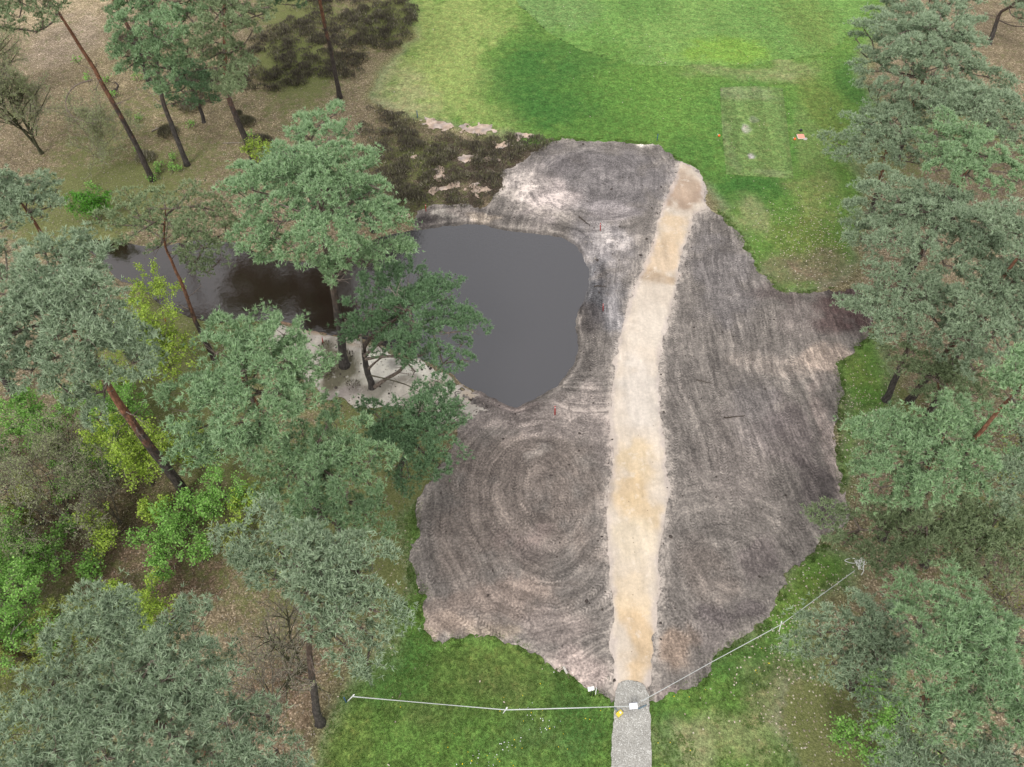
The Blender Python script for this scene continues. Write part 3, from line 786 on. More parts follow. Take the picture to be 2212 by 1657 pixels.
# sand scars where turf was stripped among the heather
for pl in ([(920,255),(950,262),(980,272),(975,282),(940,278),(915,268)],[(1000,272),(1040,268),(1075,280),(1060,290),(1015,288),(995,282)],[(1110,288),(1140,286),(1150,295),(1120,300)],
           [(990,350),(1010,335),(1040,332),(1045,342),(1010,352)],[(1040,340),(1070,335),(1075,348),(1045,352)],[(940,370),(955,360),(970,385),(950,390)],[(925,405),(960,400),(1000,392),(980,412),(935,418)],
           [(1065,312),(1095,308),(1100,316),(1075,320)],[(1000,410),(1040,400),(1060,410),(1030,425)],[(885,340),(900,335),(905,345),(890,350)],[(870,455),(885,450),(890,470),(875,470)]):
    a = PP(pl)
    sheet('sand_patch', (lambda x, y: sdf(x, y, a) + 0.8 * fbm(x * 2.2, y * 2.2, 5, 47) + 0.3 * vnoise(x * 7, y * 7, 48)), bounds(a), 0.12, M_WSAND, 0.045, lambda x, y, pd: dict(col=paint(x, y, np.array((0.44, 0.335, 0.26))[None] * (1 + .7 * fbm(x * 2.5, y * 2.5, 4, 33))[:, None] + np.array((0, .03, .06))[None] * sstep(-.2, .3, fbm(x * 1.5, y * 1.5, 3, 34))[:, None], [])), None)

# pond
wx, wy, wq, wt = grid_region(*bounds(W['POND'], 1.5), 0.5, lambda x, y: pond_d(x, y) - 0.35)
def silt(x, y):
    p = P(1120, 650)
    e = P(700, 620)
    return sstep(e[0], P(960, 620)[0], x)
wo = link('pond_water', mesh_np('pond_water', np.stack([wx, wy, np.full_like(wx, WATER_Z)], -1), [wq, wt], dict(silt=silt(wx, wy)), True), M_WATER)
wo['kind'] = 'structure'

# ------------------------------------------------------------------ plant materials
def mat_needles(name, c0, c1, tipc):
    m = NT(name)
    t = m.attr('tint'); tip = m.attr('tip')
    c = m.mix(t, c0, c1)
    c = m.mix(m.math('MULTIPLY', tip, 0.55), c, tipc)
    inf = m.n('ShaderNodeObjectInfo')
    m.col(c)
    m.b.inputs['Roughness'].default_value = 0.5
    m.b.inputs['Specular IOR Level'].default_value = 0.35
    tr = m.n('ShaderNodeBsdfTranslucent'); m.L(c, tr.inputs[0])
    mx = m.n('ShaderNodeMixShader'); mx.inputs[0].default_value = 0.15
    m.L(m.b.outputs[0], mx.inputs[1]); m.L(tr.outputs[0], mx.inputs[2]); m.L(mx.outputs[0], m.out.inputs[0])
    return m.m

def mat_bark(name, low, high, rough=0.9):
    m = NT(name)
    o = m.obj(); h = m.attr('hf')
    n = m.noise(m.vmul(o, (1, 1, 0.35)), 9.0, 6, 0.7, 0.4); n2 = m.noise(o, 2.2, 5, 0.65)
    v = m.voro(m.vmul(o, (1, 1, 0.4)), 9.0)
    hh = m.math('ADD', h, m.math('MULTIPLY', m.math('SUBTRACT', n2, 0.5), 0.9))
    c = m.mix(m.rng(hh, 0.32, 0.60), low, high)
    c = m.mix(1.0, c, m.grey(m.rng(n, 0.3, 0.7, 0.55, 1.4)), 'MULTIPLY')
    c = m.mix(m.rng(v, 0.3, 0.6, 0, 0.6), c, m.mix(1.0, c, (0.4, 0.4, 0.4), 'MULTIPLY'))
    m.col(c); m.bump(m.math('ADD', n, m.math('MULTIPLY', v, -0.7)), 0.9, 0.05)
    return m.m

def mat_leaf(name, c0, c1):
    m = NT(name)
    c = m.mix(m.attr('tint'), c0, c1)
    m.col(c)
    m.b.inputs['Roughness'].default_value = 0.55
    tr = m.n('ShaderNodeBsdfTranslucent'); m.L(c, tr.inputs[0])
    mx = m.n('ShaderNodeMixShader'); mx.inputs[0].default_value = 0.3
    m.L(m.b.outputs[0], mx.inputs[1]); m.L(tr.outputs[0], mx.inputs[2]); m.L(mx.outputs[0], m.out.inputs[0])
    return m.m

ND = {
 'light': mat_needles('pine_needles_light', (0.075, 0.160, 0.055), (0.285, 0.445, 0.205), (0.54, 0.70, 0.44)),
 'grey': mat_needles('pine_needles_grey', (0.095, 0.155, 0.078), (0.31, 0.405, 0.245), (0.55, 0.65, 0.46)),
 'dark': mat_needles('pine_needles_dark', (0.042, 0.105, 0.040), (0.165, 0.285, 0.130), (0.34, 0.49, 0.28)),
 'thin': mat_needles('pine_needles_sparse', (0.105, 0.150, 0.065), (0.245, 0.32, 0.155), (0.42, 0.50, 0.29)),
}
M_BARK = mat_bark('pine_bark', (0.075, 0.062, 0.055), (0.26, 0.125, 0.075))
M_BARKG = mat_bark('pine_bark_grey', (0.085, 0.075, 0.068), (0.13, 0.095, 0.075))
M_LIMB = mat_bark('pine_limb_bark', (0.16, 0.125, 0.10), (0.25, 0.20, 0.165))
M_TWIG = mat_bark('grey_twigs', (0.18, 0.16, 0.12), (0.36, 0.325, 0.25))
M_DEAD = mat_bark('bleached_deadwood', (0.30, 0.25, 0.20), (0.45, 0.40, 0.34))
M_MOSSY = mat_bark('mossy_bark', (0.09, 0.09, 0.05), (0.19, 0.17, 0.12))

def tufts(mb, c, d, L, K, w=0.034, spread=1.0):
    n = len(c)
    tint = np.clip(rng.normal(0.5, 0.24, n), 0, 1)
    dn = norm(d[:, None, :] * 0.75 + spread * runit(n * K).reshape(n, K, 3) * 0.8)
    ln = (L[:, None] * rng.uniform(0.65, 1.15, (n, K)))[..., None]
    b = c[:, None, :] + runit(n * K).reshape(n, K, 3) * 0.02
    tip = b + dn * ln
    side = norm(np.cross(dn, runit(n * K).reshape(n, K, 3))) * (w * 0.5)
    mid = b + dn * ln * 0.30
    v = np.stack([b - side * 0.6, b + side * 0.6, tip], 2)
    v = np.stack([mid - side, mid + side, tip], 2) if K < 6 else v * 1.0
    v = v.reshape(-1, 3)
    t = np.arange(n * K * 3).reshape(-1, 3)
    tt = np.repeat(tint, K * 3) + rng.normal(0, 0.06, n * K * 3)
    mb.add(v, t, None, tint=np.clip(tt, 0, 1), tip=np.tile([0., 0., 1.], n * K))

def in_poly(u, v, poly):
    return sdf(np.asarray(u, float), np.asarray(v, float), np.asarray(poly, float))

def pine(label, crown, base=None, zc=None, way=None, needles='grey', bark=None, r0=0.2, group=None, dens=1.0, sp=1.0,
         K=7, tuft=0.19, low=None, dead=3, top_extra=0.6, rfac=0.6, vis=True, w=0.074, lean=(0, 0), limbs=()):
    poly = np.array(crown, float)
    cu, cv = poly[:, 0].mean(), poly[:, 1].mean()
    # centroid by area
    xx, yy = poly[:, 0], poly[:, 1]; x1, y1 = np.roll(xx, -1), np.roll(yy, -1)
    cr = xx * y1 - x1 * yy; A = cr.sum() / 2
    cu, cv = ((xx + x1) * cr).sum() / (6 * A), ((yy + y1) * cr).sum() / (6 * A)
    d0 = ray(cu, cv)
    if base is not None:
        b = P(*base)
        zz = np.linspace(3, 17, 141)
        pts = P(np.full(141, cu), np.full(141, cv), zz)
        off = np.hypot(pts[:, 0] - b[0], pts[:, 1] - b[1])
        z_auto = zz[np.argmin(off)]
        if zc is None: zc = z_auto
        cc = P(cu, cv, zc)
        print('PINE %-40s zc %.1f (auto %.1f) offset %.1f' % (label[:40], zc, z_auto, math.hypot(cc[0] - b[0], cc[1] - b[1])))
    else:
        cc = P(cu, cv, zc)
        b = np.array([cc[0] + lean[0], cc[1] + lean[1], 0.0])
    k = depth(cc) / SF
    R = math.sqrt(abs(A) / math.pi) * k
    root = thing('pine_tree', label, 'pine tree', tuple(b), 0, group)
    # lobes on the face of the crown volume
    n_try = 5000
    lo, hi = poly.min(0), poly.max(0)
    U = rng.uniform(lo[0], hi[0], n_try); V = rng.uniform(lo[1], hi[1], n_try)
    dpx = in_poly(U, V, poly)
    keepR = 0.50 / k
    ok = dpx < -0.29 / k
    U, V = U[ok], V[ok]
    sel = []
    spx = 0.72 * sp / k
    for i in range(len(U)):
        if all((U[i] - U[j]) ** 2 + (V[i] - V[j]) ** 2 > spx * spx for j in sel): sel.append(i)
        if len(sel) > 230: break
    U, V = U[sel], V[sel]
    D = ray(U, V)
    rh = R * 1.12; rv = max(1.2, R * rfac)
    S = np.array([rh, rh, rv])
    o = (CAMP - cc) / S; dd = D / S
    a_ = (dd * dd).sum(1); b_ = 2 * (dd @ o); c_ = (o @ o) - 1
    disc = b_ * b_ - 4 * a_ * c_
    t = np.where(disc > 0, (-b_ - np.sqrt(np.maximum(disc, 0))) / (2 * a_), -b_ / (2 * a_))
    t = t + rng.uniform(0.1, 0.9, len(t)) ** 1.6 * 2.2 * (R / 4)
    Lc = CAMP + D * t[:, None]
    Lc[:, 2] = np.maximum(Lc[:, 2], 1.6)
    nf = len(Lc)
    # far side and inner lobes so the crown is whole from elsewhere
    nb = int(nf * 0.35)
    dirs = runit(nb); dirs[:, 1] = np.abs(dirs[:, 1]) * 0.9
    Bk = cc + dirs * S * rng.uniform(0.3, 0.85, (nb, 1))
    Bk[:, 2] = np.maximum(Bk[:, 2], 2.0)
    uvd = np.stack([((Bk - CAMP) @ np.array([1., 0, 0])), ((Bk - CAMP) @ UPV), ((Bk - CAMP) @ FWV)], -1)
    bu = SW / 2 + SF * uvd[:, 0] / uvd[:, 2]; bv = SH / 2 - SF * uvd[:, 1] / uvd[:, 2]
    Bk = Bk[in_poly(bu, bv, poly) < -0.5 / k]
    Lc = np.concatenate([Lc, Bk])
    Rl = rng.uniform(0.38, 0.86, len(Lc)) * (0.9 + 0.1 * sp)
    Lc = Lc - b
    ccl = cc - b
    # trunk
    topz = min(max(Lc[:, 2].max() - 0.5, ccl[2]), ccl[2] + rv * 0.8)
    tp = [np.array([0, 0, -0.15]), np.array([0.0, 0.0, 0.25])]
    if way:
        for (wu, wv) in way:
            zz = np.linspace(0.5, topz, 150)
            pts = P(np.full(150, wu), np.full(150, wv), zz) - b
            line = np.stack([ccl[0] * zz / ccl[2], ccl[1] * zz / ccl[2]], -1)
            i = np.argmin(np.hypot(pts[:, 0] - line[:, 0], pts[:, 1] - line[:, 1]))
            if pts[i, 2] > tp[-1][2] + 0.4: tp.append(pts[i])
    lastp = tp[-1]
    if topz - lastp[2] > 1.0:
        for f in (0.35, 0.7, 1.0):
            pz = lastp[2] + (topz - lastp[2]) * f
            tgt = np.array([ccl[0], ccl[1]])
            xy = lastp[:2] * (1 - f) + tgt * f
            tp.append(np.array([*xy, pz]))
    tp = np.array(tp)
    # smooth resample
    sl = np.concatenate([[0], np.cumsum(np.linalg.norm(np.diff(tp, axis=0), axis=1))])
    n_s = 26; s = np.linspace(0, sl[-1], n_s)
    tr = np.stack([np.interp(s, sl, tp[:, i]) for i in range(3)], -1)
    for _ in range(2):
        tr[1:-1] = (tr[:-2] + 2 * tr[1:-1] + tr[2:]) / 4
    tr[1:, :2] += 0.035 * np.cumsum(rng.normal(size=(n_s - 1, 2)), 0) * 0.4
    f = s / sl[-1]
    rad = r0 * (1 - 0.78 * f ** 1.15); rad[0] *= 1.55; rad[1] *= 1.12
    tm = MB(); tube(tm, tr, rad, 9, True, 0.035, hf=f * 1.1)
    tm.build('trunk', bark or M_BARK, root, True)
    # limbs: every lobe grows from the nearest earlier piece of the tree
    cr_lo = low if low is not None else max(0.35, (Lc[:, 2].min() - 1.0) / tr[-1, 2])
    i0 = int(np.clip(cr_lo, 0.2, 0.8) * (n_s - 1))
    nodes = [tr[i] for i in range(i0, n_s)]; par = [-1] * len(nodes); nt = len(nodes); plen = [0.0] * nt
    ax = np.array([np.interp(Lc[:, 2], tr[:, 2], tr[:, 0]), np.interp(Lc[:, 2], tr[:, 2], tr[:, 1])]).T
    order = np.argsort(np.hypot(Lc[:, 0] - ax[:, 0], Lc[:, 1] - ax[:, 1]))
    end = {}
    for i in order:
        c = Lc[i] - np.array([0, 0, Rl[i] * 0.35])
        N = np.array(nodes); dd2 = np.linalg.norm(N - c, axis=1) + 0.45 * np.array(plen) + 1.2 * np.maximum(0, N[:, 2] - c[2] + 0.15)
        j = int(np.argmin(dd2))
        p0 = nodes[j]; L = np.linalg.norm(c - p0)
        ns = max(1, int(L / 0.7)); pj = j
        for q_ in range(1, ns + 1):
            ff = q_ / ns
            pt = p0 * (1 - ff) + c * ff + (rng.normal(size=3) * 0.07 * L / 2 if q_ < ns else 0)
            pt = pt - np.array([0, 0, 0.10 * L * math.sin(math.pi * ff)]) * (1 if q_ < ns else 0)
            nodes.append(pt); par.append(pj); plen.append(plen[pj] + L / ns); pj = len(nodes) - 1
        end[i] = pj
    cnt = np.zeros(len(nodes))
    for i in end.values(): cnt[i] += 1
    for i in range(len(nodes) - 1, nt - 1, -1):
        if par[i] >= 0: cnt[par[i]] += cnt[i]
    N = np.array(nodes); par = np.array(par)
    ii = np.arange(nt, len(nodes))
    rr = 0.016 + 0.017 * np.sqrt(cnt)
    lm = MB()
    if len(ii):
        pr = rr[par[ii]]; pr = np.where(par[ii] < nt, rr[ii] * 1.25, np.minimum(pr, rr[ii] * 1.5))
        segs(lm, N[par[ii]], N[ii], pr, rr[ii], 5, hf=0.3 + 0.4 * rng.random(len(ii)))
    # twigs inside each lobe
    T0, T1 = [], []
    for i in range(len(Lc)):
        c = N[end[i]]
        n = 6
        e = Lc[i] + runit(n) * np.array([Rl[i], Rl[i], Rl[i] * .6]) * 1.05
        T0.append(np.repeat(c[None], n, 0)); T1.append(e)
    T0 = np.concatenate(T0); T1 = np.concatenate(T1)
    Tm = (T0 + T1) / 2 + rng.normal(size=T0.shape) * 0.06 - np.array([0, 0, 0.05])
    segs(lm, T0, Tm, np.full(len(T0), .017), np.full(len(T0), .012), 3, hf=0.9)
    segs(lm, Tm, T1, np.full(len(T0), .012), np.full(len(T0), .007), 3, hf=0.9)
    # bare dead branches under the crown
    for _ in range(dead):
        i = rng.integers(int(n_s * 0.35), max(int(n_s * 0.35) + 1, i0 + 4)); a = rng.uniform(0, 6.28); L = rng.uniform(0.8, 2.0)
        dv = np.array([math.cos(a), math.sin(a), rng.uniform(-0.1, 0.4)])
        pts = [tr[i] + dv * L * q_ + np.array([0, 0, 0.15 * L * q_ * q_]) + rng.normal(size=3) * 0.05 * q_ for q_ in np.linspace(0, 1, 5)]
        tube(lm, pts, np.linspace(0.035, 0.008, 5), 4, False, hf=0.8)
        for _q in range(3):
            st = pts[rng.integers(1, 4)]; e = st + (dv + runit(1)[0] * 0.8) * L * 0.3
            segs(lm, np.array([st]), np.array([e]), np.array([.012]), np.array([.005]), 3, hf=0.9)
    tag(lm.build('branches', M_LIMB, root, False), None, None, kind='stuff')
    for (px_, za, zb, ra_, rb_, lm_mat) in limbs:
        zz = np.linspace(za, zb, len(px_))
        pts = np.array([P(u_, v_, z_) - b for (u_, v_), z_ in zip(px_, zz)])
        ss = np.linspace(0, len(pts) - 1, 14); i_ = np.minimum(ss.astype(int), len(pts) - 2); fr = (ss - i_)[:, None]
        pts = pts[i_] * (1 - fr) + pts[i_ + 1] * fr
        for _ in range(2): pts[1:-1] = (pts[:-2] + 2 * pts[1:-1] + pts[2:]) / 4
        lb_ = MB(); tube(lb_, pts, np.linspace(ra_, rb_, 14), 7, True, 0.05, hf=.6)
        n_ = 8; st_ = pts[rng.integers(4, 14, n_)]
        e_ = st_ + runit(n_) * np.array([1, 1, .6]) * rng.uniform(.3, .7, (n_, 1)) * np.linalg.norm(pts[-1] - pts[0]) * .3
        segs(lb_, st_, e_, np.full(n_, rb_ * .8), np.full(n_, .006), 3, hf=.8)
        lb_.build('limb', lm_mat, root, True)
    # needle tufts
    cm = MB()
    M = (rng.uniform(0.8, 1.2, len(Lc)) * 165 * dens * (Rl / 0.65) ** 1.8).astype(int)
    M[nf:] = (M[nf:] * 0.6).astype(int)
    ci = np.repeat(np.arange(len(Lc)), M)
    n = len(ci)
    u = runit(n); u[:, 2] = np.abs(u[:, 2]) * 0.95 - 0.28 * (rng.random(n) < 0.5)
    rad_ = rng.uniform(0.35, 1.0, n) ** 0.45
    # a few sub-clumps per lobe, gaps between them
    q1 = norm(rng.normal(size=(len(Lc), 5, 3)) * np.array([1, 1, .7]) + np.array([0, 0, .35]))
    which = q1[ci, rng.integers(0, 5, n)]
    u = norm(u * 0.62 + which * 0.80)
    off = u * rad_[:, None] * Rl[ci][:, None] * np.array([1, 1, .60])
    out_ = Lc - np.concatenate([ax, Lc[:, 2:3]], 1) + runit(len(Lc)) * 0.6; out_[:, 2] *= .3; out_ = norm(out_)
    along = (off * out_[ci]).sum(1, keepdims=True)
    off = off * 0.86 + out_[ci] * along * 0.75
    stray = rng.random(n) < 0.10
    off[stray] *= rng.uniform(1.1, 1.6, (stray.sum(), 1))
    c = Lc[ci] + off
    d = norm(u * 0.6 + np.array([0, 0, 0.55]) + rng.normal(size=(n, 3)) * 0.25)
    tufts(cm, c, d, np.full(n, tuft), K, w)
    crn = cm.build('crown', ND[needles], root)
    return root

def skeleton(h, spread, levels=4, n0=7, up=0.35, seed_dir=None, r0=0.06, stems=1, lenf=0.55, nch=(6, 5, 4, 3)):
    """vectorised branching; returns p0,p1,r0,r1,level and twig ends"""
    P0 = np.zeros((stems, 3)); P0[:, :2] = rng.normal(size=(stems, 2)) * (0.12 if stems > 1 else 0)
    Dr = norm(np.stack([rng.normal(0, spread, stems), rng.normal(0, spread, stems), np.ones(stems)], -1))
    L = np.full(stems, h) * rng.uniform(0.75, 1.0, stems); Rr = np.full(stems, r0)
    out = []
    S = 3
    for lv in range(levels):
        if lv == levels - 1: S = 2
        n = len(P0)
        pts = [P0]; d = Dr
        for s in range(S):
            d = norm(d + rng.normal(size=(n, 3)) * (0.10 + 0.05 * lv) + np.array([0, 0, 0.04]))
            pts.append(pts[-1] + d * (L / S)[:, None])
        pts = np.stack(pts, 1)
        rads = Rr[:, None] * np.linspace(1, 0.35, S + 1)[None]
        for s in range(S):
            out.append((pts[:, s], pts[:, s + 1], rads[:, s], rads[:, s + 1], np.full(n, lv)))
        if lv == levels - 1: break
        m = nch[lv]
        t = rng.uniform(0.28 if lv == 0 else 0.15, 1.0, (n, m))
        si = np.minimum((t * S).astype(int), S - 1); fr = (t * S - si)[..., None]
        rows = np.arange(n)[:, None]
        pp = pts[rows, si] * (1 - fr) + pts[rows, si + 1] * fr
        dirp = norm(pts[rows, si + 1] - pts[rows, si])
        side = norm(np.cross(dirp, runit(n * m).reshape(n, m, 3)))
        ang = rng.uniform(0.5, 1.1, (n, m, 1))
        nd = norm(dirp * np.cos(ang) + side * np.sin(ang) + np.array([0, 0, up * 0.4]))
        nl = L[:, None] * lenf * (1.15 - 0.6 * t) * rng.uniform(0.7, 1.2, (n, m))
        nr = Rr[:, None] * 0.55 * (1.1 - 0.5 * t)
        P0 = pp.reshape(-1, 3); Dr = nd.reshape(-1, 3); L = nl.ravel(); Rr = np.maximum(nr.ravel(), 0.010)
    p0 = np.concatenate([o[0] for o in out]); p1 = np.concatenate([o[1] for o in out])
    ra = np.concatenate([o[2] for o in out]); rb = np.concatenate([o[3] for o in out]); lv = np.concatenate([o[4] for o in out])
    return p0, p1, ra, rb, lv

def leaves(mb, p0, p1, n, size, droop=0.3):
    i = rng.integers(0, len(p0), n); t = rng.random((n, 1))
    c = p0[i] * (1 - t) + p1[i] * t + rng.normal(size=(n, 3)) * size * 0.8
    d = norm(rng.normal(size=(n, 3)) + np.array([0, 0, -droop])); nn = norm(rng.normal(size=(n, 3)) * 0.7 + np.array([0, 0, 1.0]))
    s = norm(np.cross(d, nn)); L = size * rng.uniform(0.7, 1.3, (n, 1))
    v = np.stack([c, c + d * L * .5 + s * L * .36, c + d * L, c + d * L * .5 - s * L * .36], 1).reshape(-1, 3)
    q = np.arange(4 * n).reshape(-1, 4)
    mb.add(v, None, q, tint=np.repeat(np.clip(rng.normal(.5, .27, n), 0, 1), 4))

LF = {
 'lime': mat_leaf('young_birch_leaves', (0.21, 0.34, 0.035), (0.48, 0.62, 0.11)),
 'green': mat_leaf('fresh_green_leaves', (0.14, 0.33, 0.05), (0.36, 0.62, 0.16)),
 'deep': mat_leaf('deep_green_leaves', (0.06, 0.22, 0.02), (0.16, 0.40, 0.05)),
 'olive': mat_leaf('olive_leaves', (0.18, 0.225, 0.045), (0.38, 0.43, 0.11)),
 'budding': mat_leaf('budding_leaves', (0.20, 0.24, 0.11), (0.37, 0.41, 0.21)),
}

def shrub(name, label, cat, base, h, w, leaf, nl, size=0.075, stems=5, group=None, twig=None, nch=(6, 5, 3), levels=4, z=None, r0=0.03, lenf=0.5, up=0.35):
    b = P(*base); z0 = float(height(np.array([b[0]]), np.array([b[1]]))[0])
    root = thing(name, label, cat, (b[0], b[1], z0), 0, group)
    if name != 'bare_tree' and z is None: h *= 1.22; lenf *= 1.12
    p0, p1, ra, rb, lv = skeleton(h, w, levels, stems=stems, r0=r0, nch=nch, lenf=lenf, up=up)
    p0[:, 2] = np.maximum(p0[:, 2], 0.02); p1[:, 2] = np.maximum(p1[:, 2], 0.02)
    m = MB(); big = lv < 2
    segs(m, p0[big], p1[big], ra[big], rb[big], 5, hf=0.2)
    tag(m.build('stems', twig or M_TWIG, root), None, None, kind='stuff')
    m = MB(); segs(m, p0[~big], p1[~big], ra[~big], rb[~big], 3, hf=0.9)
    tag(m.build('twigs', M_TWIG, root), None, None, kind='stuff')
    if nl:
        m = MB(); s = lv >= 2
        leaves(m, p0[s], p1[s], int(nl * 2.0), size * 1.18)
        m.build('foliage', LF[leaf], root)
    return root

# ------------------------------------------------------------------ pines, west side
GW = 'pines standing in the wood west of the lawn'; GE = 'pines along the eastern edge'
pine('full pale green pine with dense rounded crown overhanging the north shore of the pond',
     [(725,212),(748,250),(775,262),(790,330),(820,370),(850,410),(880,440),(890,500),(870,545),(800,580),(740,600),(690,595),(650,570),(600,560),
      (560,540),(520,500),(500,470),(520,440),(480,400),(500,360),(560,350),(590,310),(620,290),(640,250),(690,225)],
     base=(745,790), way=[(738,720),(716,600)], needles='light', bark=M_BARKG, r0=0.27, group=GW, dens=1.15)
jr = pine('low dark green pine with arching forked limbs on the white sand bank beside the pond',
     [(870,555),(920,575),(985,600),(990,650),(1045,690),(1020,740),(1025,780),(980,800),(900,790),(860,770),(800,760),(735,715),(735,650),(800,600),(840,575)],
     base=(805,838), way=[(792,800),(782,745)], zc=6.0, needles='dark', bark=M_BARKG, r0=0.2, group=GW, dens=1.0, dead=3, rfac=.45,
     limbs=[([(786,770),(829,734),(863,712),(930,690)],2.8,5.0,.10,.05,M_LIMB), ([(790,776),(820,770),(863,769),(882,785),(897,802)],2.7,4.0,.10,.04,M_LIMB),
            ([(810,836),(834,818),(863,804),(877,787),(890,773),(920,764)],.4,4.0,.13,.05,M_LIMB), ([(797,796),(812,782),(831,768)],2.0,3.2,.08,.04,M_LIMB),
            ([(802,811),(846,821),(885,833),(910,850)],1.2,3.0,.05,.02,M_MOSSY), ([(784,762),(778,723),(771,706),(745,689)],3.0,5.2,.06,.015,M_DEAD),
            ([(784,762),(780,720),(785,690),(800,668)],3.0,5.6,.05,.012,M_DEAD), ([(875,680),(860,647),(852,632),(838,618)],6.0,8.4,.07,.015,M_DEAD), ([(875,680),(861,648),(858,630),(864,612)],6.0,8.5,.05,.012,M_DEAD)])
pine('dark green pine leaning over the corner of the swirled soil below the sand bank',
     [(800,850),(860,860),(900,830),(950,800),(985,820),(1010,880),(1010,910),(990,950),(960,1010),(945,1060),(870,1045),(820,1000),(800,950),(785,880)],
     zc=5.2, lean=(-1.6, .3), needles='dark', bark=M_BARKG, r0=0.17, group=GW, rfac=.5)
pine('thin yellowish pine with bare orange upper trunk leaning over the narrow arm of the pond',
     [(250,420),(330,395),(430,405),(500,420),(510,480),(480,540),(500,590),(440,600),(400,560),(330,550),(280,540),(230,510),(225,450)],
     base=(466,780), way=[(435,720),(402,630),(377,565),(356,525)], needles='thin', r0=0.15, group=GW, dens=.5, sp=1.1, dead=7)
pine('tall grey green pine with long leaning bare reddish trunk rising from the lime undergrowth',
     [(0,480),(80,500),(170,510),(220,570),(255,600),(262,680),(330,700),(350,760),(300,810),(235,830),(250,900),(215,960),(170,900),(110,860),(40,830),(-60,800),(-80,560)],
     base=(402,1072), way=[(350,1000),(300,930),(232,832),(190,752),(155,690)], needles='grey', r0=0.27, group=GW, dens=1.3, dead=6)
pine('grey green pine crown at the left edge above the leaning red trunk',
     [(-60,380),(0,375),(80,368),(150,388),(145,435),(90,480),(0,500),(-60,480)], zc=11, needles='grey', group=GW, dens=.9, r0=.2)
pine('broad pale pine crown south of the pond arm and west of the sand bank',
     [(440,680),(500,690),(560,680),(600,662),(640,720),(690,740),(700,800),(690,850),(660,900),(600,940),(560,1000),(500,1020),(420,1010),(380,980),(400,900),(365,835),(430,800),(442,740)],
     zc=11.5, needles='light', group=GW, r0=.24, dens=1.15, lean=(.6, .3))
pine('loose green pine crown with see-through gaps between the sand bank and the lawn',
     [(660,900),(700,850),(740,870),(780,900),(800,950),(835,1000),(850,1060),(830,1150),(760,1165),(680,1160),(620,1150),(550,1080),(540,1010),(600,940)],
     zc=8.0, needles='light', group=GW, r0=.2, dens=1.15, lean=(-.8, .9))
pine('tall narrow pine with grey trunk standing on the western edge of the lower lawn',
     [(530,1100),(600,1115),(680,1140),(740,1150),(800,1170),(840,1200),(820,1250),(850,1330),(850,1400),(810,1450),(780,1480),(745,1440),(715,1380),(670,1350),(640,1320),(610,1270),(540,1260),(500,1220),(490,1170)],
     base=(692,1562), way=[(675,1480),(668,1400)], needles='grey', bark=M_BARKG, r0=.18, group=GW, dens=1.0)
pine('very large grey green pine crown filling the lower left corner',
     [(210,1290),(290,1265),(300,1310),(360,1295),(420,1310),(440,1370),(480,1400),(530,1420),(560,1470),(620,1500),(645,1560),(660,1720),(0,1720),(10,1600),(60,1560),(40,1480),(60,1440),(100,1400),(170,1370)],
     zc=13, needles='grey', group=GW, r0=.28, dens=1.2, K=9, tuft=.175, lean=(.3, -.3), w=.052, sp=.95)
pine('short dense dark pine on the north bank, mostly hidden behind the full pale pine', [(560,360),(620,320),(680,330),(700,400),(670,440),(600,450),(560,420)],
     zc=5.5, needles='dark', bark=M_BARKG, group=GW, r0=.16, dens=1.1, rfac=.9, lean=(0, 3.6))  # added hidden tree, its mirror image browns the middle of the pond
pine('low dark pine on the north bank behind the right half of the full pale pine', [(700,380),(780,370),(830,420),(820,480),(760,500),(710,480)],
     zc=5.5, needles='dark', bark=M_BARKG, group=GW, r0=.16, dens=1.1, rfac=.9, lean=(0, 3.6))  # another added tree, there for the dark foliage mirrored in the water
# trees along the northern and western shore, tops beyond the frame
pine('slender pine with long curved red trunk crossing the upper left corner',
     [(-50,-120),(120,-140),(190,-60),(150,0),(110,60),(40,90),(-40,60)], base=(330,390), way=[(283,290),(240,215),(205,150),(180,110),(150,60),(110,0)],
     needles='thin', r0=.21, group=GW, dens=.55, dead=8, limbs=[([(198,172),(165,180),(146,200),(138,228),(155,256),(205,268)],9.5,6.5,.05,.015,M_LIMB)])
pine('pine with dark straight trunk and dense crown, next trunk right of the curved red one',
     [(230,-40),(250,-140),(340,-170),(420,-100),(440,60),(410,120),(380,190),(330,200),(300,140),(260,160),(228,110),(240,60)], base=(405,357), way=[(378,290),(350,215)],
     needles='light', bark=M_BARKG, r0=.2, group=GW, dens=.95)
pine('short dark trunked pine with low ragged crown behind the row of trunks',
     [(335,135),(400,125),(450,130),(490,170),(485,215),(430,240),(350,228),(325,190)], base=(442,265), way=[(425,210)],
     needles='dark', bark=M_BARKG, r0=.17, group=GW, dens=.6)
pine('pine with thick brick red trunk right of the small round bushes',
     [(420,-160),(480,-210),(570,-190),(600,-60),(580,60),(540,120),(550,190),(500,220),(450,190),(420,110),(425,20)], base=(552,357), way=[(516,265),(485,190)],
     needles='thin', r0=.24, group=GW, dens=.9)
pine('pine with straight trunk at the edge of the heather next to the pale grass',
     [(540,-200),(600,-300),(740,-310),(810,-220),(820,-100),(740,-30),(680,10),(620,30),(560,-40)], base=(735,212), way=[(715,110),(699,40),(690,-10)],
     needles='dark', r0=.2, group=GW, dens=.7)
pine('pine at the top edge whose red trunk shows above the crown below it',
     [(120,-220),(240,-240),(300,-160),(280,-60),(200,-40),(130,-90)], base=(322,175), way=[(290,80),(268,40),(240,-10)], needles='thin', r0=.2, group=GW, dens=.5)
pine('dark pine trunk at the left edge among brown leaves', [(-260,420),(-60,400),(-30,560),(-60,700),(-220,700)], base=(38,858), needles='grey', bark=M_BARKG, r0=.26, group=GW, dens=.5, dead=2)
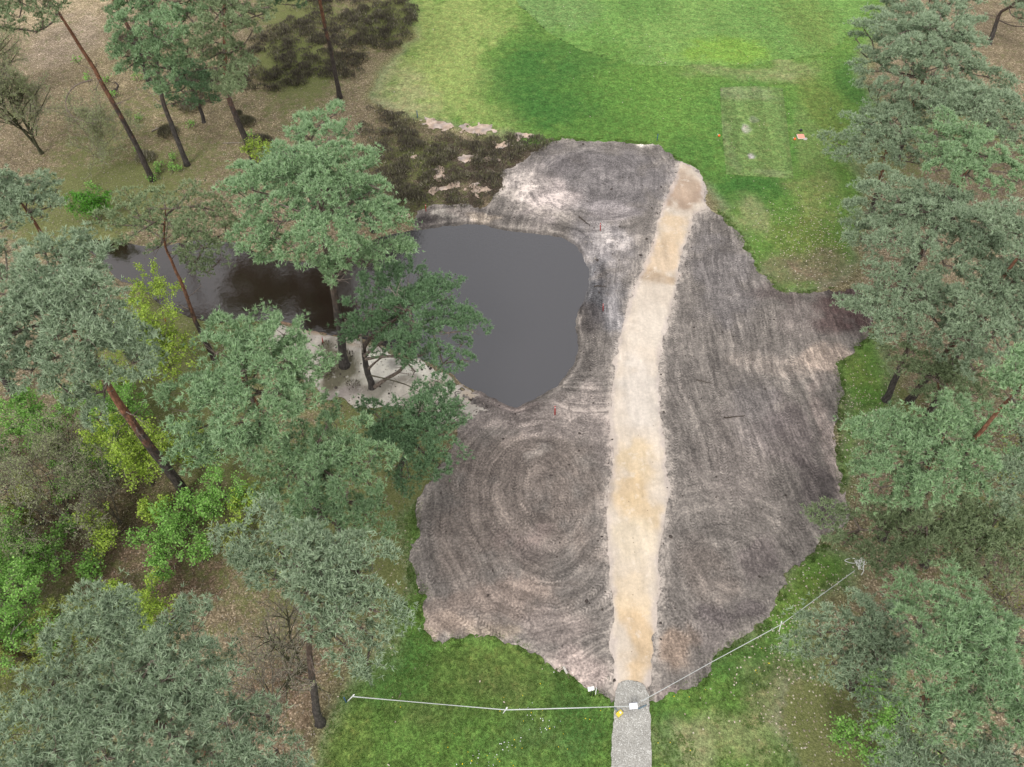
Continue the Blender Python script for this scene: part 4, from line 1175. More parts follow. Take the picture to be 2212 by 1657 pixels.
# ------------------------------------------------------------------ pines, east side
pine('large pale pine at the top right with three rounded tiers overhanging the lawn',
     [(1830,95),(1870,20),(1960,-30),(2100,-40),(2120,60),(2130,130),(2180,160),(2200,210),(2120,235),(2000,262),(1900,232),(1862,170),(1842,130)],
     zc=9, needles='grey', group=GE, dens=1.1, r0=.24, lean=(2., 1.))
pine('darker pine with drooping lower branches beside the mown tee',
     [(1773,352),(1800,300),(1850,240),(1900,222),(1960,232),(2010,262),(2030,330),(1990,372),(1900,352),(1840,342)],
     zc=6.5, needles='grey', group=GE, dens=.8, r0=.2, low=.3, lean=(1.8, .4))
pine('pale pine crown below the top right one and east of the orange tee board',
     [(1980,290),(2020,225),(2080,250),(2140,290),(2210,330),(2235,420),(2180,430),(2080,400),(2010,370)], zc=11, needles='light', group=GE, dens=1.1, lean=(1.2, .8))
pine('broad grey pine crown east of the leaf strewn lawn corner',
     [(1830,470),(1850,430),(1900,365),(2000,380),(2100,420),(2200,440),(2240,520),(2200,600),(2080,600),(1980,570),(1900,540),(1850,520)],
     zc=8.5, needles='grey', group=GE, dens=1.15, r0=.24, lean=(3., 5.))
pine('pine reaching over the dark brown soil tongue, its trunk on mossy grass',
     [(1798,655),(1850,600),(1880,540),(1960,560),(2060,590),(2100,640),(2110,700),(2080,760),(2020,770),(1960,745),(1900,720),(1850,690)],
     base=(1915,865), way=[(1936,820),(1965,757)], needles='grey', bark=M_BARKG, r0=.2, group=GE, dens=1.0)
pine('pine with leaning reddish trunk half hidden behind the round bright crown',
     [(2100,600),(2200,600),(2250,700),(2240,800),(2150,820),(2080,800),(2060,740)], base=(2008,895), way=[(2051,812)], zc=9, needles='grey', r0=.18, group=GE, dens=.9)
pine('bright green pine at the right edge above the round crown',
     [(2130,800),(2212,740),(2290,900),(2212,930),(2170,880)], zc=13, needles='light', group=GE, dens=.95)
pine('compact round bright green pine crown standing alone at the eastern soil edge',
     [(1868,905),(1930,885),(2020,885),(2080,868),(2160,900),(2185,950),(2150,1010),(2120,1050),(2060,1095),(1990,1080),(1900,1060),(1835,1045),(1822,985),(1860,950)],
     zc=8.5, needles='light', group=GE, dens=1.3, rfac=.7, lean=(2.6, .8))
pine('sparse shaded pine with bare forked limbs beside the knotted barrier tape',
     [(1775,1100),(1860,1060),(2000,1100),(2100,1080),(2230,1100),(2230,1180),(2060,1205),(1950,1240),(1850,1225),(1770,1180)],
     zc=5.5, needles='thin', group=GE, dens=.85, sp=1.05, dead=9, rfac=.35, lean=(3, .8))
pine('low spreading grey pine branches over the lower right lawn edge',
     [(1725,1395),(1760,1330),(1850,1300),(1930,1290),(1980,1370),(1990,1440),(1960,1510),(1880,1500),(1800,1450),(1735,1440)],
     zc=6.5, needles='grey', group=GE, dens=.85, rfac=.4, lean=(1.9, .2))
pine('large pale pine crown filling the lower right corner',
     [(1900,1300),(1960,1252),(2030,1240),(2110,1270),(2212,1300),(2280,1400),(2280,1600),(2100,1600),(1990,1560),(1950,1500),(1960,1400)],
     zc=10.5, needles='light', group=GE, dens=1.2, r0=.26, lean=(1.8, .4), K=9, tuft=.175, w=.052, sp=.95)
pine('grey pine crown at the bottom right above the fresh green shrubs',
     [(1890,1600),(1950,1560),(2050,1590),(2150,1600),(2280,1600),(2280,1740),(1980,1740),(1890,1680)], zc=9.5, needles='grey', group=GE, dens=1.1, lean=(1.5, .2), K=9, tuft=.175, w=.052)
pine('thin shaded pine foliage under the eastern crowns, above the compact round crown', [(1890,745),(1960,750),(2060,770),(2140,790),(2160,860),(2060,870),(1985,860),(1960,820),(1900,790)], zc=5.5, needles='thin', group=GE, dens=.75, r0=.15, lean=(3, 2), rfac=.35)
pine('grey pine at the right edge directly beside the compact round crown', [(2160,890),(2280,860),(2300,1100),(2190,1110),(2150,1040),(2190,960)], zc=9, needles='grey', group=GE, dens=1.1, lean=(2, 0))
pine('dim olive pine foliage between the compact round crown and the lower corner crown', [(1960,1110),(2100,1090),(2260,1120),(2260,1260),(2140,1240),(2040,1230),(1960,1200)], zc=5, needles='thin', group=GE, dens=.8, r0=.15, lean=(3, .5), rfac=.35)
pine('grey pine filling the gap between the topmost right crown and the pale one below', [(1990,190),(2100,180),(2230,200),(2260,330),(2160,310),(2080,270),(2010,260)], zc=9.5, needles='grey', group=GE, dens=1.0, lean=(2, 2))
pine('grey pine filling the right edge between the two broad middle crowns', [(2080,560),(2260,560),(2280,700),(2130,690),(2060,640)], zc=9.5, needles='grey', group=GE, dens=1.0, lean=(2, 2))
pine('pine with dark trunk in the top right corner', [(2160,-60),(2260,-60),(2280,80),(2200,60)], base=(2138,95), way=[(2160,25)], needles='grey', bark=M_BARKG, r0=.22, group=GE, dens=.8)
pine('grey pine crown at the right edge above the mossy clearing', [(2140,450),(2260,440),(2300,600),(2200,600)], zc=12.5, needles='grey', group=GE, dens=.9)

# ------------------------------------------------------------------ leafy and bare undergrowth
US = 'undergrowth shrubs in the wood'
shrub('birch_sapling', 'lime green young birch beside the orange trunked pine', 'birch tree', (385,815), 4.2, .16, 'lime', 5200, .10, 4, US, nch=(14,6,4), r0=.045)
shrub('birch_sapling', 'small lime birch at the water edge by the thin orange trunk', 'birch tree', (345,690), 2.8, .2, 'lime', 1500, .09, 3, US)
shrub('leafy_shrub', 'yellow green shrub behind the base of the long leaning trunk', 'shrub', (330,1045), 3.4, .3, 'lime', 4200, .09, 6, US)
shrub('leafy_shrub', 'bright green shrub left of the long leaning trunk', 'shrub', (262,960), 2.6, .3, 'green', 2200, .085, 5, US)
shrub('leafy_shrub', 'bright green shrub at the left edge below the dark trunk', 'shrub', (95,935), 2.4, .35, 'green', 2200, .09, 5, US)
shrub('leafy_shrub', 'tall vivid green shrub on the left edge beside the leaf covered clearing', 'shrub', (70,1300), 4.0, .33, 'green', 5600, .09, 7, US)
shrub('leafy_shrub', 'vivid green shrub at the left edge above the mossy log', 'shrub', (15,1352), 2.6, .25, 'green', 2000, .085, 6, US)
shrub('leafy_shrub', 'olive yellow shrub between the mossy log and the big corner pine', 'shrub', (150,1400), 2.4, .4, 'olive', 3200, .07, 7, US)
shrub('leafy_shrub', 'olive shrub below the mossy log at the left edge', 'shrub', (20,1570), 2.4, .4, 'olive', 3600, .065, 7, US)
shrub('leafy_shrub', 'lime shrub just above the large corner pine', 'shrub', (355,1350), 2.6, .22, 'lime', 2400, .08, 5, US)
shrub('leafy_shrub', 'olive shrub tucked above the corner pine, left of the lime one', 'shrub', (240,1370), 1.9, .3, 'olive', 1500, .07, 5, US)
for (u, v, h, n, lf, lb) in ((415,1140,1.9,900,'green','small green sapling to the right of the long leaning trunk base'),(470,1110,1.7,700,'green','green sapling between the leaning trunk and the lawn side crown'),
        (335,1120,1.5,700,'lime','lime sapling in front of the long leaning trunk base'),(450,1210,1.4,520,'green','low sapling on the brown leaf clearing'),(360,1235,1.6,700,'green','sapling at the middle of the leaf clearing'),
        (215,1240,1.3,380,'green','small sapling beside the fallen branch'),(330,1180,1.2,350,'green','small sapling above the middle of the leaf clearing'),(530,1130,1.6,700,'lime','lime sapling under the pale crown edge'),
        (160,1160,1.2,300,'green','small sapling below the bare bush'),(270,1290,1.1,300,'lime','tiny sapling low in the leaf clearing'),(560,1090,1.2,400,'olive','olive sapling on the moss under the pale crown')):
    shrub('sapling', lb, 'sapling', (u, v), h, .3, lf, n, .10, 4, US, levels=3, nch=(7,5))
shrub('leafy_shrub', 'fresh green shrub at the bottom right below the pale crowns', 'shrub', (1885,1640), 3.0, .25, 'green', 2200, .09, 6, US)
shrub('leafy_shrub', 'small fresh green shrub on leaves in the lower right', 'shrub', (1862,1520), 1.7, .3, 'green', 750, .09, 4, US)
shrub('leafy_shrub', 'tiny green shrub near the bottom edge on the right', 'shrub', (1830,1610), 1.5, .3, 'green', 600, .09, 4, US)
shrub('leafy_shrub', 'dense deep green bush on the bank of the narrow pond arm', 'shrub', (215,478), 1.9, .3, 'deep', 4200, .085, 9, US, nch=(8,6,3))
shrub('leafy_shrub', 'yellow green birch bush beside the brick red trunk', 'shrub', (578,372), 2.0, .25, 'lime', 900, .09, 5, US)
shrub('leafy_shrub', 'yellow green bush at the top edge behind the curved trunk', 'shrub', (415,0), 3.5, .25, 'lime', 2000, .13, 6, US, nch=(8,5,4))
for (u, v, h, n, lf, lb) in ((150,960,2.6,2000,'green','fresh green shrub under the lower edge of the tall grey pine at left'),(60,1200,2.6,2200,'green','bright green shrub above the tall vivid one at the left edge'),(110,1400,2.4,2200,'green','bright green shrub squeezed between the vivid left shrub and the mossy log'),(490,1080,2.0,1500,'green','fresh green shrub under the southern edge of the broad pale crown'),(230,1180,1.8,1100,'lime','lime shrub in the middle of the left undergrowth'),(310,930,2.4,1800,'green','fresh shrub immediately right of the middle of the leaning trunk'),(180,1000,2.6,2200,'budding','pale budding shrub between the two bare bushes left of the leaning trunk'),(90,1130,2.4,1800,'olive','olive shrub in front of the bare bush at the left edge'),
        (430,1010,2.2,1800,'lime','lime shrub right of the leaning trunk under the pale crown'),(250,1060,2.6,2600,'green','leafy shrub touching the left side of the leaning trunk'),(390,1170,1.6,1100,'green','low leafy shrub at the foot of the leaning trunk'),
        (130,1240,2.2,1600,'green','green shrub right of the tall vivid one at the left edge'),(500,1190,1.4,700,'olive','low olive shrub at the right of the leaf clearing'),(620,1200,1.8,900,'olive','olive shrub under the top of the lawn side pine'),
        (280,860,2.4,1500,'lime','lime shrub right of the reddish part of the leaning trunk'),(30,990,2.6,1800,'deep','dark green shrub by the dark trunk at the left edge'),(2110,1340,2.0,500,'olive','thin olive shrub above the lower right crowns'),
        (2060,1150,2.2,900,'olive','olive undergrowth shrub below the compact round crown'),(2190,1050,2.4,900,'olive','olive shrub at the right edge beside the compact round crown')):
    shrub('leafy_shrub', lb, 'shrub', (u, v), h, .34, lf, n, .08, 6, US)
for (u, v, w_) in ((170,136,'left of the curved red trunk, highest up'),(193,176,'left of the curved red trunk, under the hooked branch'),(231,174,'just right of the curved red trunk, high up'),(299,171,'high on the clearing between the curved and straight trunks'),
        (248,210,'right of the middle of the curved red trunk'),(294,262,'alone on leaves between curved and straight trunk'),(417,275,'just left of the short dark trunk foot'),(376,348,'left of the first straight dark trunk foot'),
        (345,363,'right of the curved trunk foot, nearer to it'),(337,376,'touching the foot of the curved red trunk'),(369,373,'below the first straight dark trunk, middle of three'),(393,370,'below the first straight dark trunk, right of three'),
        (203,407,'above the dense deep green bank bush'),(301,330,'beside the small round bush at the curved trunk'),(330,392,'just below the curved red trunk foot'),(540,298,'at the right side of the brick red trunk')):
    shrub('seedling', 'tiny bright green seedling ' + w_, 'seedling', (u, v), .5, .4, 'green', 60, .09, 3, 'green seedlings between the trunks', levels=3, nch=(4,3))
GB = 'bare budding trees'
shrub('bare_tree', 'bare grey branched tree at the upper left with budding twigs', 'tree', (88,332), 6.8, .06, 'budding', 8000, .07, 2, GB, M_MOSSY, nch=(20,9,4), r0=.12, lenf=.62)
shrub('bare_tree', 'second bare branched tree at the upper left edge, half out of view', 'tree', (10,230), 6.5, .1, 'budding', 6000, .08, 2, GB, M_MOSSY, nch=(18,9,4), r0=.12, lenf=.6)
shrub('bare_bush', 'wide bare twiggy bush with few leaves left of the leaning trunk', 'shrub', (150,1120), 5.2, .35, 'budding', 2600, .07, 7, GB, nch=(8,6,3), r0=.05, lenf=.5)
shrub('bare_bush', 'bare twiggy bush at the left edge below the dark trunk', 'shrub', (20,1060), 4.2, .35, 'budding', 1200, .07, 6, GB, nch=(8,6,3), r0=.045)
shrub('bare_bush', 'thin bare bush above the leaf clearing', 'shrub', (265,1130), 3.4, .4, 'budding', 900, .07, 5, GB, nch=(8,6,5), r0=.035)
shrub('bare_tree', 'leafless slender tree with fine twigs between corner pine and the lawn side pine', 'tree', (655,1450), 6.2, .12, 'budding', 250, .06, 3, GB, M_MOSSY, nch=(14,8,4), r0=.07, lenf=.45)
shrub('bare_bush', 'low leafless bush beside the grey trunk at the lawn edge', 'shrub', (600,1530), 3.2, .35, 'budding', 100, .06, 5, GB, nch=(8,6,3), r0=.035)
shrub('bare_bush', 'fine twigged brown bush under the eastern pines near the right edge', 'shrub', (2150,1330), 4.2, .35, 'budding', 700, .07, 6, GB, nch=(8,6,3), r0=.04)
shrub('bare_bush', 'thin bare bush between curved trunk and the bare tree', 'shrub', (215,335), 4.0, .4, 'budding', 3800, .07, 6, GB, nch=(9,6,5), r0=.03)

# ------------------------------------------------------------------ heather
def mat_heather():
    m = NT('heather')
    c = m.ramp(m.attr('tint'), [(0.0, (0.055, 0.046, 0.038)), (0.4, (0.115, 0.10, 0.082)), (0.7, (0.15, 0.15, 0.075)), (1.0, (0.33, 0.30, 0.24))])
    m.col(c); m.b.inputs['Roughness'].default_value = 0.9; m.b.inputs['Specular IOR Level'].default_value = 0.1
    return m.m
M_HEATH = mat_heather()
def heather(mb, cx, cy, r, h, n=150, green=0.0):
    a = rng.uniform(0, 6.28, n); q = np.sqrt(rng.random(n)) * r
    px = np.cos(a) * q; py = np.sin(a) * q
    top = h * np.sqrt(np.maximum(0.05, 1 - (q / r) ** 2)) * rng.uniform(.75, 1.15, n)
    z0 = height(np.array([cx]), np.array([cy]))[0]
    c = np.stack([cx + px, cy + py, z0 + top * 0.55], -1)
    d = norm(np.stack([px / r * 0.9, py / r * .9, np.full(n, .9)], -1) + rng.normal(size=(n, 3)) * .45)
    L = rng.uniform(.08, .18, n)[:, None]; tip = c + d * L + np.array([0, 0, 1]) * (top * .35)[:, None]
    s = norm(np.cross(d, runit(n))) * rng.uniform(.022, .042, n)[:, None]
    v = np.stack([c - s, c + s, tip], 1).reshape(-1, 3)
    t0 = np.clip(rng.normal(.42 + green, .2, n) + rng.normal() * .1, 0, 1)
    mb.add(v, np.arange(3 * n).reshape(-1, 3), None, tint=np.repeat(t0, 3))
H_PATCH = [
  ('brown heather mass on the rise beyond the row of trunks', [(520,175),(560,120),(600,60),(640,20),(700,-20),(740,60),(800,110),(800,165),(740,180),(690,160),(660,185),(600,200),(560,205),(525,200)], .8, .0,
       [(620,90,660,160),(640,0,670,35)]),
  ('ragged heather clumps beside the pale grass at the top', [(740,60),(730,0),(760,-30),(880,-30),(895,20),(890,80),(860,110),(800,100),(780,70)], .55, .1, []),
  ('dark heather bank on the north shore beside the stripped sand', [(745,215),(790,225),(860,240),(905,270),(900,330),(880,380),(895,430),(870,460),(850,420),(820,380),(790,320),(760,260)], .75, .12, []),
  ('torn dark heather turf strewn over sand scars north of the pond', [(900,285),(1000,295),(1100,300),(1160,300),(1195,310),(1150,330),(1090,360),(1075,410),(1030,440),(960,445),(930,440),(900,460),(885,400),(900,340)], .62, .15, []),
  ('scattered heather strip under the big pines at upper left', [(400,90),(520,80),(600,60),(560,130),(520,170),(470,210),(400,230),(380,170)], .4, .0, []),
  ('heather under the curved trunk at the top left', [(270,60),(390,55),(400,110),(300,140),(250,120)], .6, .0, []),
  ('brush and moss around the trunks on the sand bank', [(700,745),(740,740),(770,800),(780,830),(730,845),(700,800)], .35, .25, []),
]
for lb, pl, dn, gr, holes in H_PATCH:
    a = PP(pl); x0, x1, y0, y1 = bounds(a, 0)
    area = (x1 - x0) * (y1 - y0)
    n = int(area * 4.0)
    hx = rng.uniform(x0, x1, n); hy = rng.uniform(y0, y1, n)
    d = sdf(hx, hy, a) + 0.8 * fbm(hx * .5, hy * .5, 3, 55)
    kk = (d < 0) & (rng.random(n) < dn * (0.5 + 1.3 * sstep(-.15, .25, fbm(hx * .45, hy * .45, 3, 56))))
    m = MB()
    for px_, py_ in zip(hx[kk], hy[kk]):
        sc = rng.uniform(.28, .65)
        # keep the sandy hollow clear
        bad = False
        for (u0, v0, u1, v1) in holes:
            c0, c1 = P(u0, v1), P(u1, v0)
            if c0[0] < px_ < c1[0] and c0[1] < py_ < c1[1] and vnoise(np.array([px_ * .5]), np.array([py_ * .5]), 3)[0] > -.25: bad = True
        if not bad: heather(m, px_, py_, sc, sc * .85, int(150 * sc), gr * rng.random())
    if m.n:
        o = m.build('heather', M_HEATH); tag(o, lb, 'heather', kind='stuff')
for (u, v, r, lb) in ((527,265,.55,'small round dark bush right of the red trunk, upper of three'),(565,315,1.0,'largest dark round bush at the foot of the brick red trunk'),(516,248,.35,'tiny dark bush above the other round ones'),
                      (535,268,.7,'round dark bush in the middle of the small group by the red trunk'),(317,345,.75,'dark round bush beside the foot of the curved red trunk'),(365,290,.8,'olive low bush between the two dark trunks'),(415,235,.9,'low dark bush behind the dark trunks')):
    p = P(u, v); m = MB(); heather(m, 0, 0, r, r * .9, int(900 * r), .2)
    root = thing('round_bush', lb, 'bush', (p[0], p[1], float(height(p[:1], p[1:2])[0])))
    m.build('foliage', M_HEATH, root)
#@@OBJECTS@@
# ------------------------------------------------------------------ dead wood
def zfor(base, u, v, zmax=3.0):
    b = P(*base); zz = np.linspace(0.05, zmax, 200); pts = P(np.full(200, u), np.full(200, v), zz)
    return float(zz[np.argmin(np.hypot(pts[:, 0] - b[0], pts[:, 1] - b[1]))])

def gz(p):
    return float(height(np.array([p[0]]), np.array([p[1]]))[0])

b = P(64, 1434)
root = thing('dead_tree', 'thick moss covered dead trunk at the left edge with bleached broken branches', 'dead tree', tuple(b))
zt = zfor((64, 1434), -60, 1362, 9)
top = P(-60, 1362, zt) - b
m = MB(); f = np.linspace(0, 1, 16)[:, None]
pts = top * f + np.array([0, 0, -.1]); pts[1:, :2] += rng.normal(size=(15, 2)) * .03
tube(m, pts, np.linspace(.24, .17, 16) * (1 + .12 * rng.normal(size=16) * .4), 9, True, .06, hf=.5)
M_SNAG = mat_bark('mossy_dead_wood', (0.16, 0.14, 0.03), (0.26, 0.20, 0.10))
m.build('trunk', M_SNAG, root, True)
for (px, za, zb, r) in (([(5,1393),(22,1370),(50,1340)], 2.0, 2.6, .035), ([(12,1398),(24,1372),(32,1352)], 2.0, 2.8, .028), ([(40,1418),(55,1405),(70,1385)], 1.0, 1.6, .022), ([(30,1405),(28,1392),(30,1380)], 1.4, 1.9, .02)):
    zz = np.linspace(za, zb, len(px)); pp = np.array([P(u, v, z) - b for (u, v), z in zip(px, zz)])
    m = MB(); tube(m, pp, np.linspace(r, r * .45, len(px)), 5, True, .05, hf=.9); m.build('branch', M_DEAD, root, True)

def stick(name, label, px, r, mat, z=.05, group=None, cat='branch', twigs=3):
    pp = P(*px[0]); o = np.array([pp[0], pp[1], gz(pp)])
    root = thing(name, label, cat, tuple(o), 0, group)
    a = np.array([P(u, v) for u, v in px]); s = np.linspace(0, len(a) - 1, 12); i = np.minimum(s.astype(int), len(a) - 2); fr = (s - i)[:, None]
    a = a[i] * (1 - fr) + a[i + 1] * fr
    a[:, 2] = [gz(q) + z for q in a]; a = a - o + rng.normal(size=a.shape) * np.array([.02, .02, .01])
    m = MB(); tube(m, a, np.linspace(r, r * .5, 12), 6, True, .06, hf=.5); m.build('stick', mat, root, True)
    for k in range(twigs):
        st = a[rng.integers(3, 11)]; e = st + runit(1)[0] * np.array([1, 1, .25]) * r * 12; e[2] = abs(e[2])
        m = MB(); tube(m, np.array([st, (st + e) / 2 + .01, e]), [r * .4, r * .3, r * .15], 4, True, hf=.7); m.build('twig', mat, root)
    return root
M_DARKW = mat_bark('dark_wet_wood', (0.05, 0.04, 0.034), (0.10, 0.08, 0.065))
stick('fallen_branch', 'long curved fallen branch lying in brown leaves in the clearing at lower left', [(118,1208),(150,1204),(178,1196),(215,1180),(245,1160),(276,1140)], .06, M_LIMB, twigs=5)
stick('fallen_branch', 'dark hooked dead branch on the ground beside the curved red trunk', [(240,198),(252,194),(256,184),(248,176)], .09, M_DARKW)
stick('fallen_branch', 'short pale stick lying between the two straight dark trunks', [(328,286),(343,278)], .06, M_DEAD, twigs=1)
stick('fallen_branch', 'thin pale stick left of the brick red trunk foot', [(482,310),(525,309)], .035, M_DEAD, twigs=1)
stick('fallen_branch', 'dark stick lying on the grey soil right of the upper red stake', [(1252,470),(1262,480),(1275,490)], .05, M_DARKW, z=.12, twigs=1)
stick('fallen_branch', 'dark thin stick pressed into soil west of the middle red stake', [(1284,617),(1310,622)], .04, M_DARKW, z=.12, twigs=1)
stick('fallen_branch', 'long straight dark stick on the eastern soil field', [(1565,904),(1610,900)], .04, M_DARKW, z=.1, twigs=1)
stick('fallen_branch', 'thin dark stick near the crossing tracks in the eastern soil', [(1505,822),(1535,828)], .035, M_DARKW, z=.1, twigs=0)
stick('fallen_branch', 'pale twiggy branch on the dirt under the dark green pine', [(700,815),(718,795),(735,775)], .03, M_DEAD, twigs=4)
stick('fallen_branch', 'thin stick beside the tape under the pine at lower left lawn', [(868,1498),(862,1508)], .02, M_LIMB, twigs=1)
stick('bank_lip', 'long brown ridge of soil along the waterline of the sand bank', [(600,690),(640,696),(690,712),(730,720),(780,728)], .14, mat_bark('lip_soil', (0.20, 0.12, 0.07), (0.34, 0.23, 0.15)), z=-.05, cat='bank lip', twigs=0)  # soil lip of the bank, modelled as a low tube

# ------------------------------------------------------------------ stakes
def paint_mat(name, c, rough=.5): return simple(name, c, rough, .10, 6.0, .4, .1)
M_RED = paint_mat('red_paint', (0.50, 0.03, 0.025)); M_BLUE = paint_mat('blue_paint', (0.05, 0.13, 0.27)); M_WHITE = paint_mat('white_paint', (0.80, 0.80, 0.77))
M_YEL = paint_mat('yellow_plastic', (0.75, 0.60, 0.06)); M_BLACK = paint_mat('black_metal', (0.02, 0.02, 0.022)); M_ORANGE = paint_mat('orange_plastic', (0.85, 0.16, 0.03))
M_SALMON = paint_mat('salmon_board', (0.80, 0.33, 0.24), .7); M_GREYB = paint_mat('weathered_board', (0.45, 0.42, 0.38), .8); M_INK = paint_mat('grey_print', (0.25, 0.28, 0.38)); M_STEEL = paint_mat('blue_grey_stake', (0.10, 0.16, 0.20))
M_WOOD = mat_bark('stake_wood', (0.22, 0.16, 0.11), (0.30, 0.23, 0.17))

def pole(mb, a, c, s, k=4, point=.08):
    a = np.array(a, float); c = np.array(c, float); d = (c - a); L = np.linalg.norm(d); d /= L
    pts = [a, a + d * (L - point), a + d * (L - point * .3), c]
    tube(mb, pts, [s * .7, s * .7, s * .5, s * .12], k, True, hf=.5)

def stake(name, label, bot, topv, mat, group, s=.045, zmax=1.1, lift=0.0):
    p = P(*bot); g0 = gz(p) + lift; o = (p[0], p[1], g0)
    zt = max(.35, min(zmax, zfor(bot, *topv)))
    tp = P(topv[0], topv[1], zt)
    tp = np.array([tp[0] - p[0], tp[1] - p[1], zt])
    hd = math.hypot(tp[0], tp[1]); lim = .35 * zt
    if hd > lim: tp[:2] *= lim / hd
    root = thing(name, label, 'stake', o, 0, group)
    m = MB(); pole(m, (0, 0, -.12), tp, s); m.build('post', mat, root)
    m = MB(); q = tp * .82; tube(m, [q * .98, q * 1.06], [s * .78, s * .78], 4, True, hf=.5); m.build('band', M_BLACK if mat is M_BLUE else M_WHITE, root)
    return root
RS = 'red stakes around the pond'
stake('marker_stake', 'red stake on pale soil between pond and sand path, nearest the oval mound', (1298,500), (1298,483), M_RED, RS, lift=.05)
stake('marker_stake', 'red stake on dark soil east of the pond, level with its waist', (1304,673), (1304,657), M_RED, RS, lift=.05)
stake('marker_stake', 'thick red stake south east of the pond tip', (1200,897), (1200,878), M_RED, RS, .055, lift=.05)
stake('marker_stake', 'red stake in torn heather at the north west corner of the open water', (921,457), (920,441), M_RED, RS)
stake('marker_stake', 'red stake on the sand bank left of the thick grey trunk', (698,742), (696,727), M_RED, RS)
stake('marker_stake', 'tilted red stake in lime leaves beside the thin orange trunk', (359,695), (354,684), M_RED, RS)
BS = 'blue stakes'
stake('marker_stake', 'slim blue stake in grass at the upper edge of the torn heather', (903,254), (901,238), M_BLUE, BS)
stake('marker_stake', 'slim blue stake in grass behind the grey soil mound near the path head', (1420,304), (1423,289), M_BLUE, BS)
stake('marker_stake', 'blue stake beside the white post at the left end of the barrier tape', (748,1518), (743,1506), M_BLUE, BS, .05, .7)

# ------------------------------------------------------------------ barrier tape and posts
def post(label, bot, top, zt, s=.04):
    p = P(*bot); g0 = gz(p); tp = P(top[0], top[1], zt) - np.array([p[0], p[1], 0]); root = thing('barrier_post', label, 'post', (p[0], p[1], g0), 0, 'white posts carrying the barrier tape')
    m = MB(); pole(m, (0, 0, -.1), tp, s, 6, .03); m.build('post', M_WHITE, root)
    m = MB(); q = tp * .86; tube(m, [q * .97, q * 1.05], [s * .95, s * .95], 6, True, hf=.5); m.build('clip', M_WHITE, root)
    return P(top[0], top[1], zt)
post('leaning white post at the left end of the tape, beside the blue stake', (748,1516), (766,1500), .62)
post('short white post in the middle of the tape across the lower lawn', (1086,1543), (1097,1529), .55)
post('slim white post under the tape right of the path, by the eastern soil edge', (1684,1368), (1690,1342), .60, .035)
def tape(label, px, zs, sag, w=.022):
    pts = np.array([P(u, v, z) for (u, v), z in zip(px, zs)])
    out = []
    for i in range(len(pts) - 1):
        for f in np.linspace(0, 1, 14, endpoint=(i == len(pts) - 2)):
            q = pts[i] * (1 - f) + pts[i + 1] * f; q = q - np.array([0, 0, sag * 4 * f * (1 - f)]); out.append(q)
    out = np.array(out); o = out[0].copy(); o[2] = 0
    out -= o
    n = len(out); tg = norm(np.gradient(out, axis=0)); side = norm(np.cross(tg, np.array([0, 0, 1.0])))
    tw = 0.5 * np.sin(np.linspace(0, 9, n)); upn = np.cross(side, tg)
    sv = side * np.cos(tw)[:, None] + upn * np.sin(tw)[:, None]
    v = np.concatenate([out - sv * w, out + sv * w, out - sv * w + upn * .004, out + sv * w + upn * .004])
    i = np.arange(n - 1)
    q = np.concatenate([np.stack([i, i + 1, n + i + 1, n + i], -1), np.stack([2 * n + i, 3 * n + i, 3 * n + i + 1, 2 * n + i + 1], -1),
                        np.stack([i, 2 * n + i, 2 * n + i + 1, i + 1], -1), np.stack([n + i, n + i + 1, 3 * n + i + 1, 3 * n + i], -1)])
    ob = link('barrier_tape', mesh_np('barrier_tape', v, q), M_TAPE, None, tuple(o)); tag(ob, label, 'tape', 'barrier tape across the lawn')
M_TAPE = simple('white_tape', (0.52, 0.54, 0.52), .5, .08, 3.0, .4, .1)
tape('white tape across the lower lawn from the leaning post to the sign on the gravel', [(760,1505),(1093,1534),(1240,1530),(1360,1526)], [.52, .45, .42, .36], .015)
tape('white tape running up right from the gravel path to the tangled end under the pine', [(1386,1516),(1540,1430),(1688,1350),(1770,1290),(1848,1233)], [.35, .45, .55, .6, .8], .02, .016)
p = P(1860, 1216, 1.1)
m = MB()
for k in range(9):
    a = np.linspace(0, 2 * math.pi, 18); rr = rng.uniform(.10, .32); ax1 = runit(1)[0]; ax2 = norm(np.cross(ax1, runit(1)[0]))
    c = rng.normal(size=3) * .09 * np.array([1, 1, .6])
    tube(m, c + rr * (np.cos(a)[:, None] * ax1 + 0.6 * np.sin(a)[:, None] * ax2), .022, 5, False)
a = np.linspace(0, 2 * math.pi, 24)
tube(m, np.array([-.42, .10, 0]) + np.stack([.30 * np.cos(a), .12 * np.sin(a), .05 * np.sin(a * 2)], -1), .016, 5, False)
tube(m, np.array([[.05, -.05, 0], [.12, -.15, -.1], [.2, -.3, -.3], [.22, -.33, -.7]]), .02, 5, False)
o = m.build('tape_bundle', M_WHITE, None, False, tuple(p)); tag(o, 'tangled white bundle of tape with a loose loop at its right hand end', 'tape bundle')

# ------------------------------------------------------------------ signs and small things on the path
def frame_at(p, yaw, tilt):
    cy, sy = math.cos(yaw), math.sin(yaw); ct, st = math.cos(tilt), math.sin(tilt)
    Rz = np.array([[cy, -sy, 0], [sy, cy, 0], [0, 0, 1]]); Rx = np.array([[1, 0, 0], [0, ct, -st], [0, st, ct]])
    return Rz @ Rx
p = P(1366, 1536)
root = thing('notice_sign', 'white notice with faint print on a dark post in the middle of the gravel path', 'sign', (p[0], p[1], gz(p) + .16))
m = MB(); pole(m, (0, 0, -.1), (0, .02, .42), .028, 6, .01); m.build('post', M_BLACK, root)
Rm = frame_at(None, .10, .50); c = np.array([0, .05, .44])
m = MB(); box(m, c, (.36, .25, .015), Rm); m.build('panel', M_WHITE, root)
m = MB(); box(m, c - Rm @ np.array([0, 0, .012]), (.385, .275, .010), Rm); m.build('frame', M_INK, root)
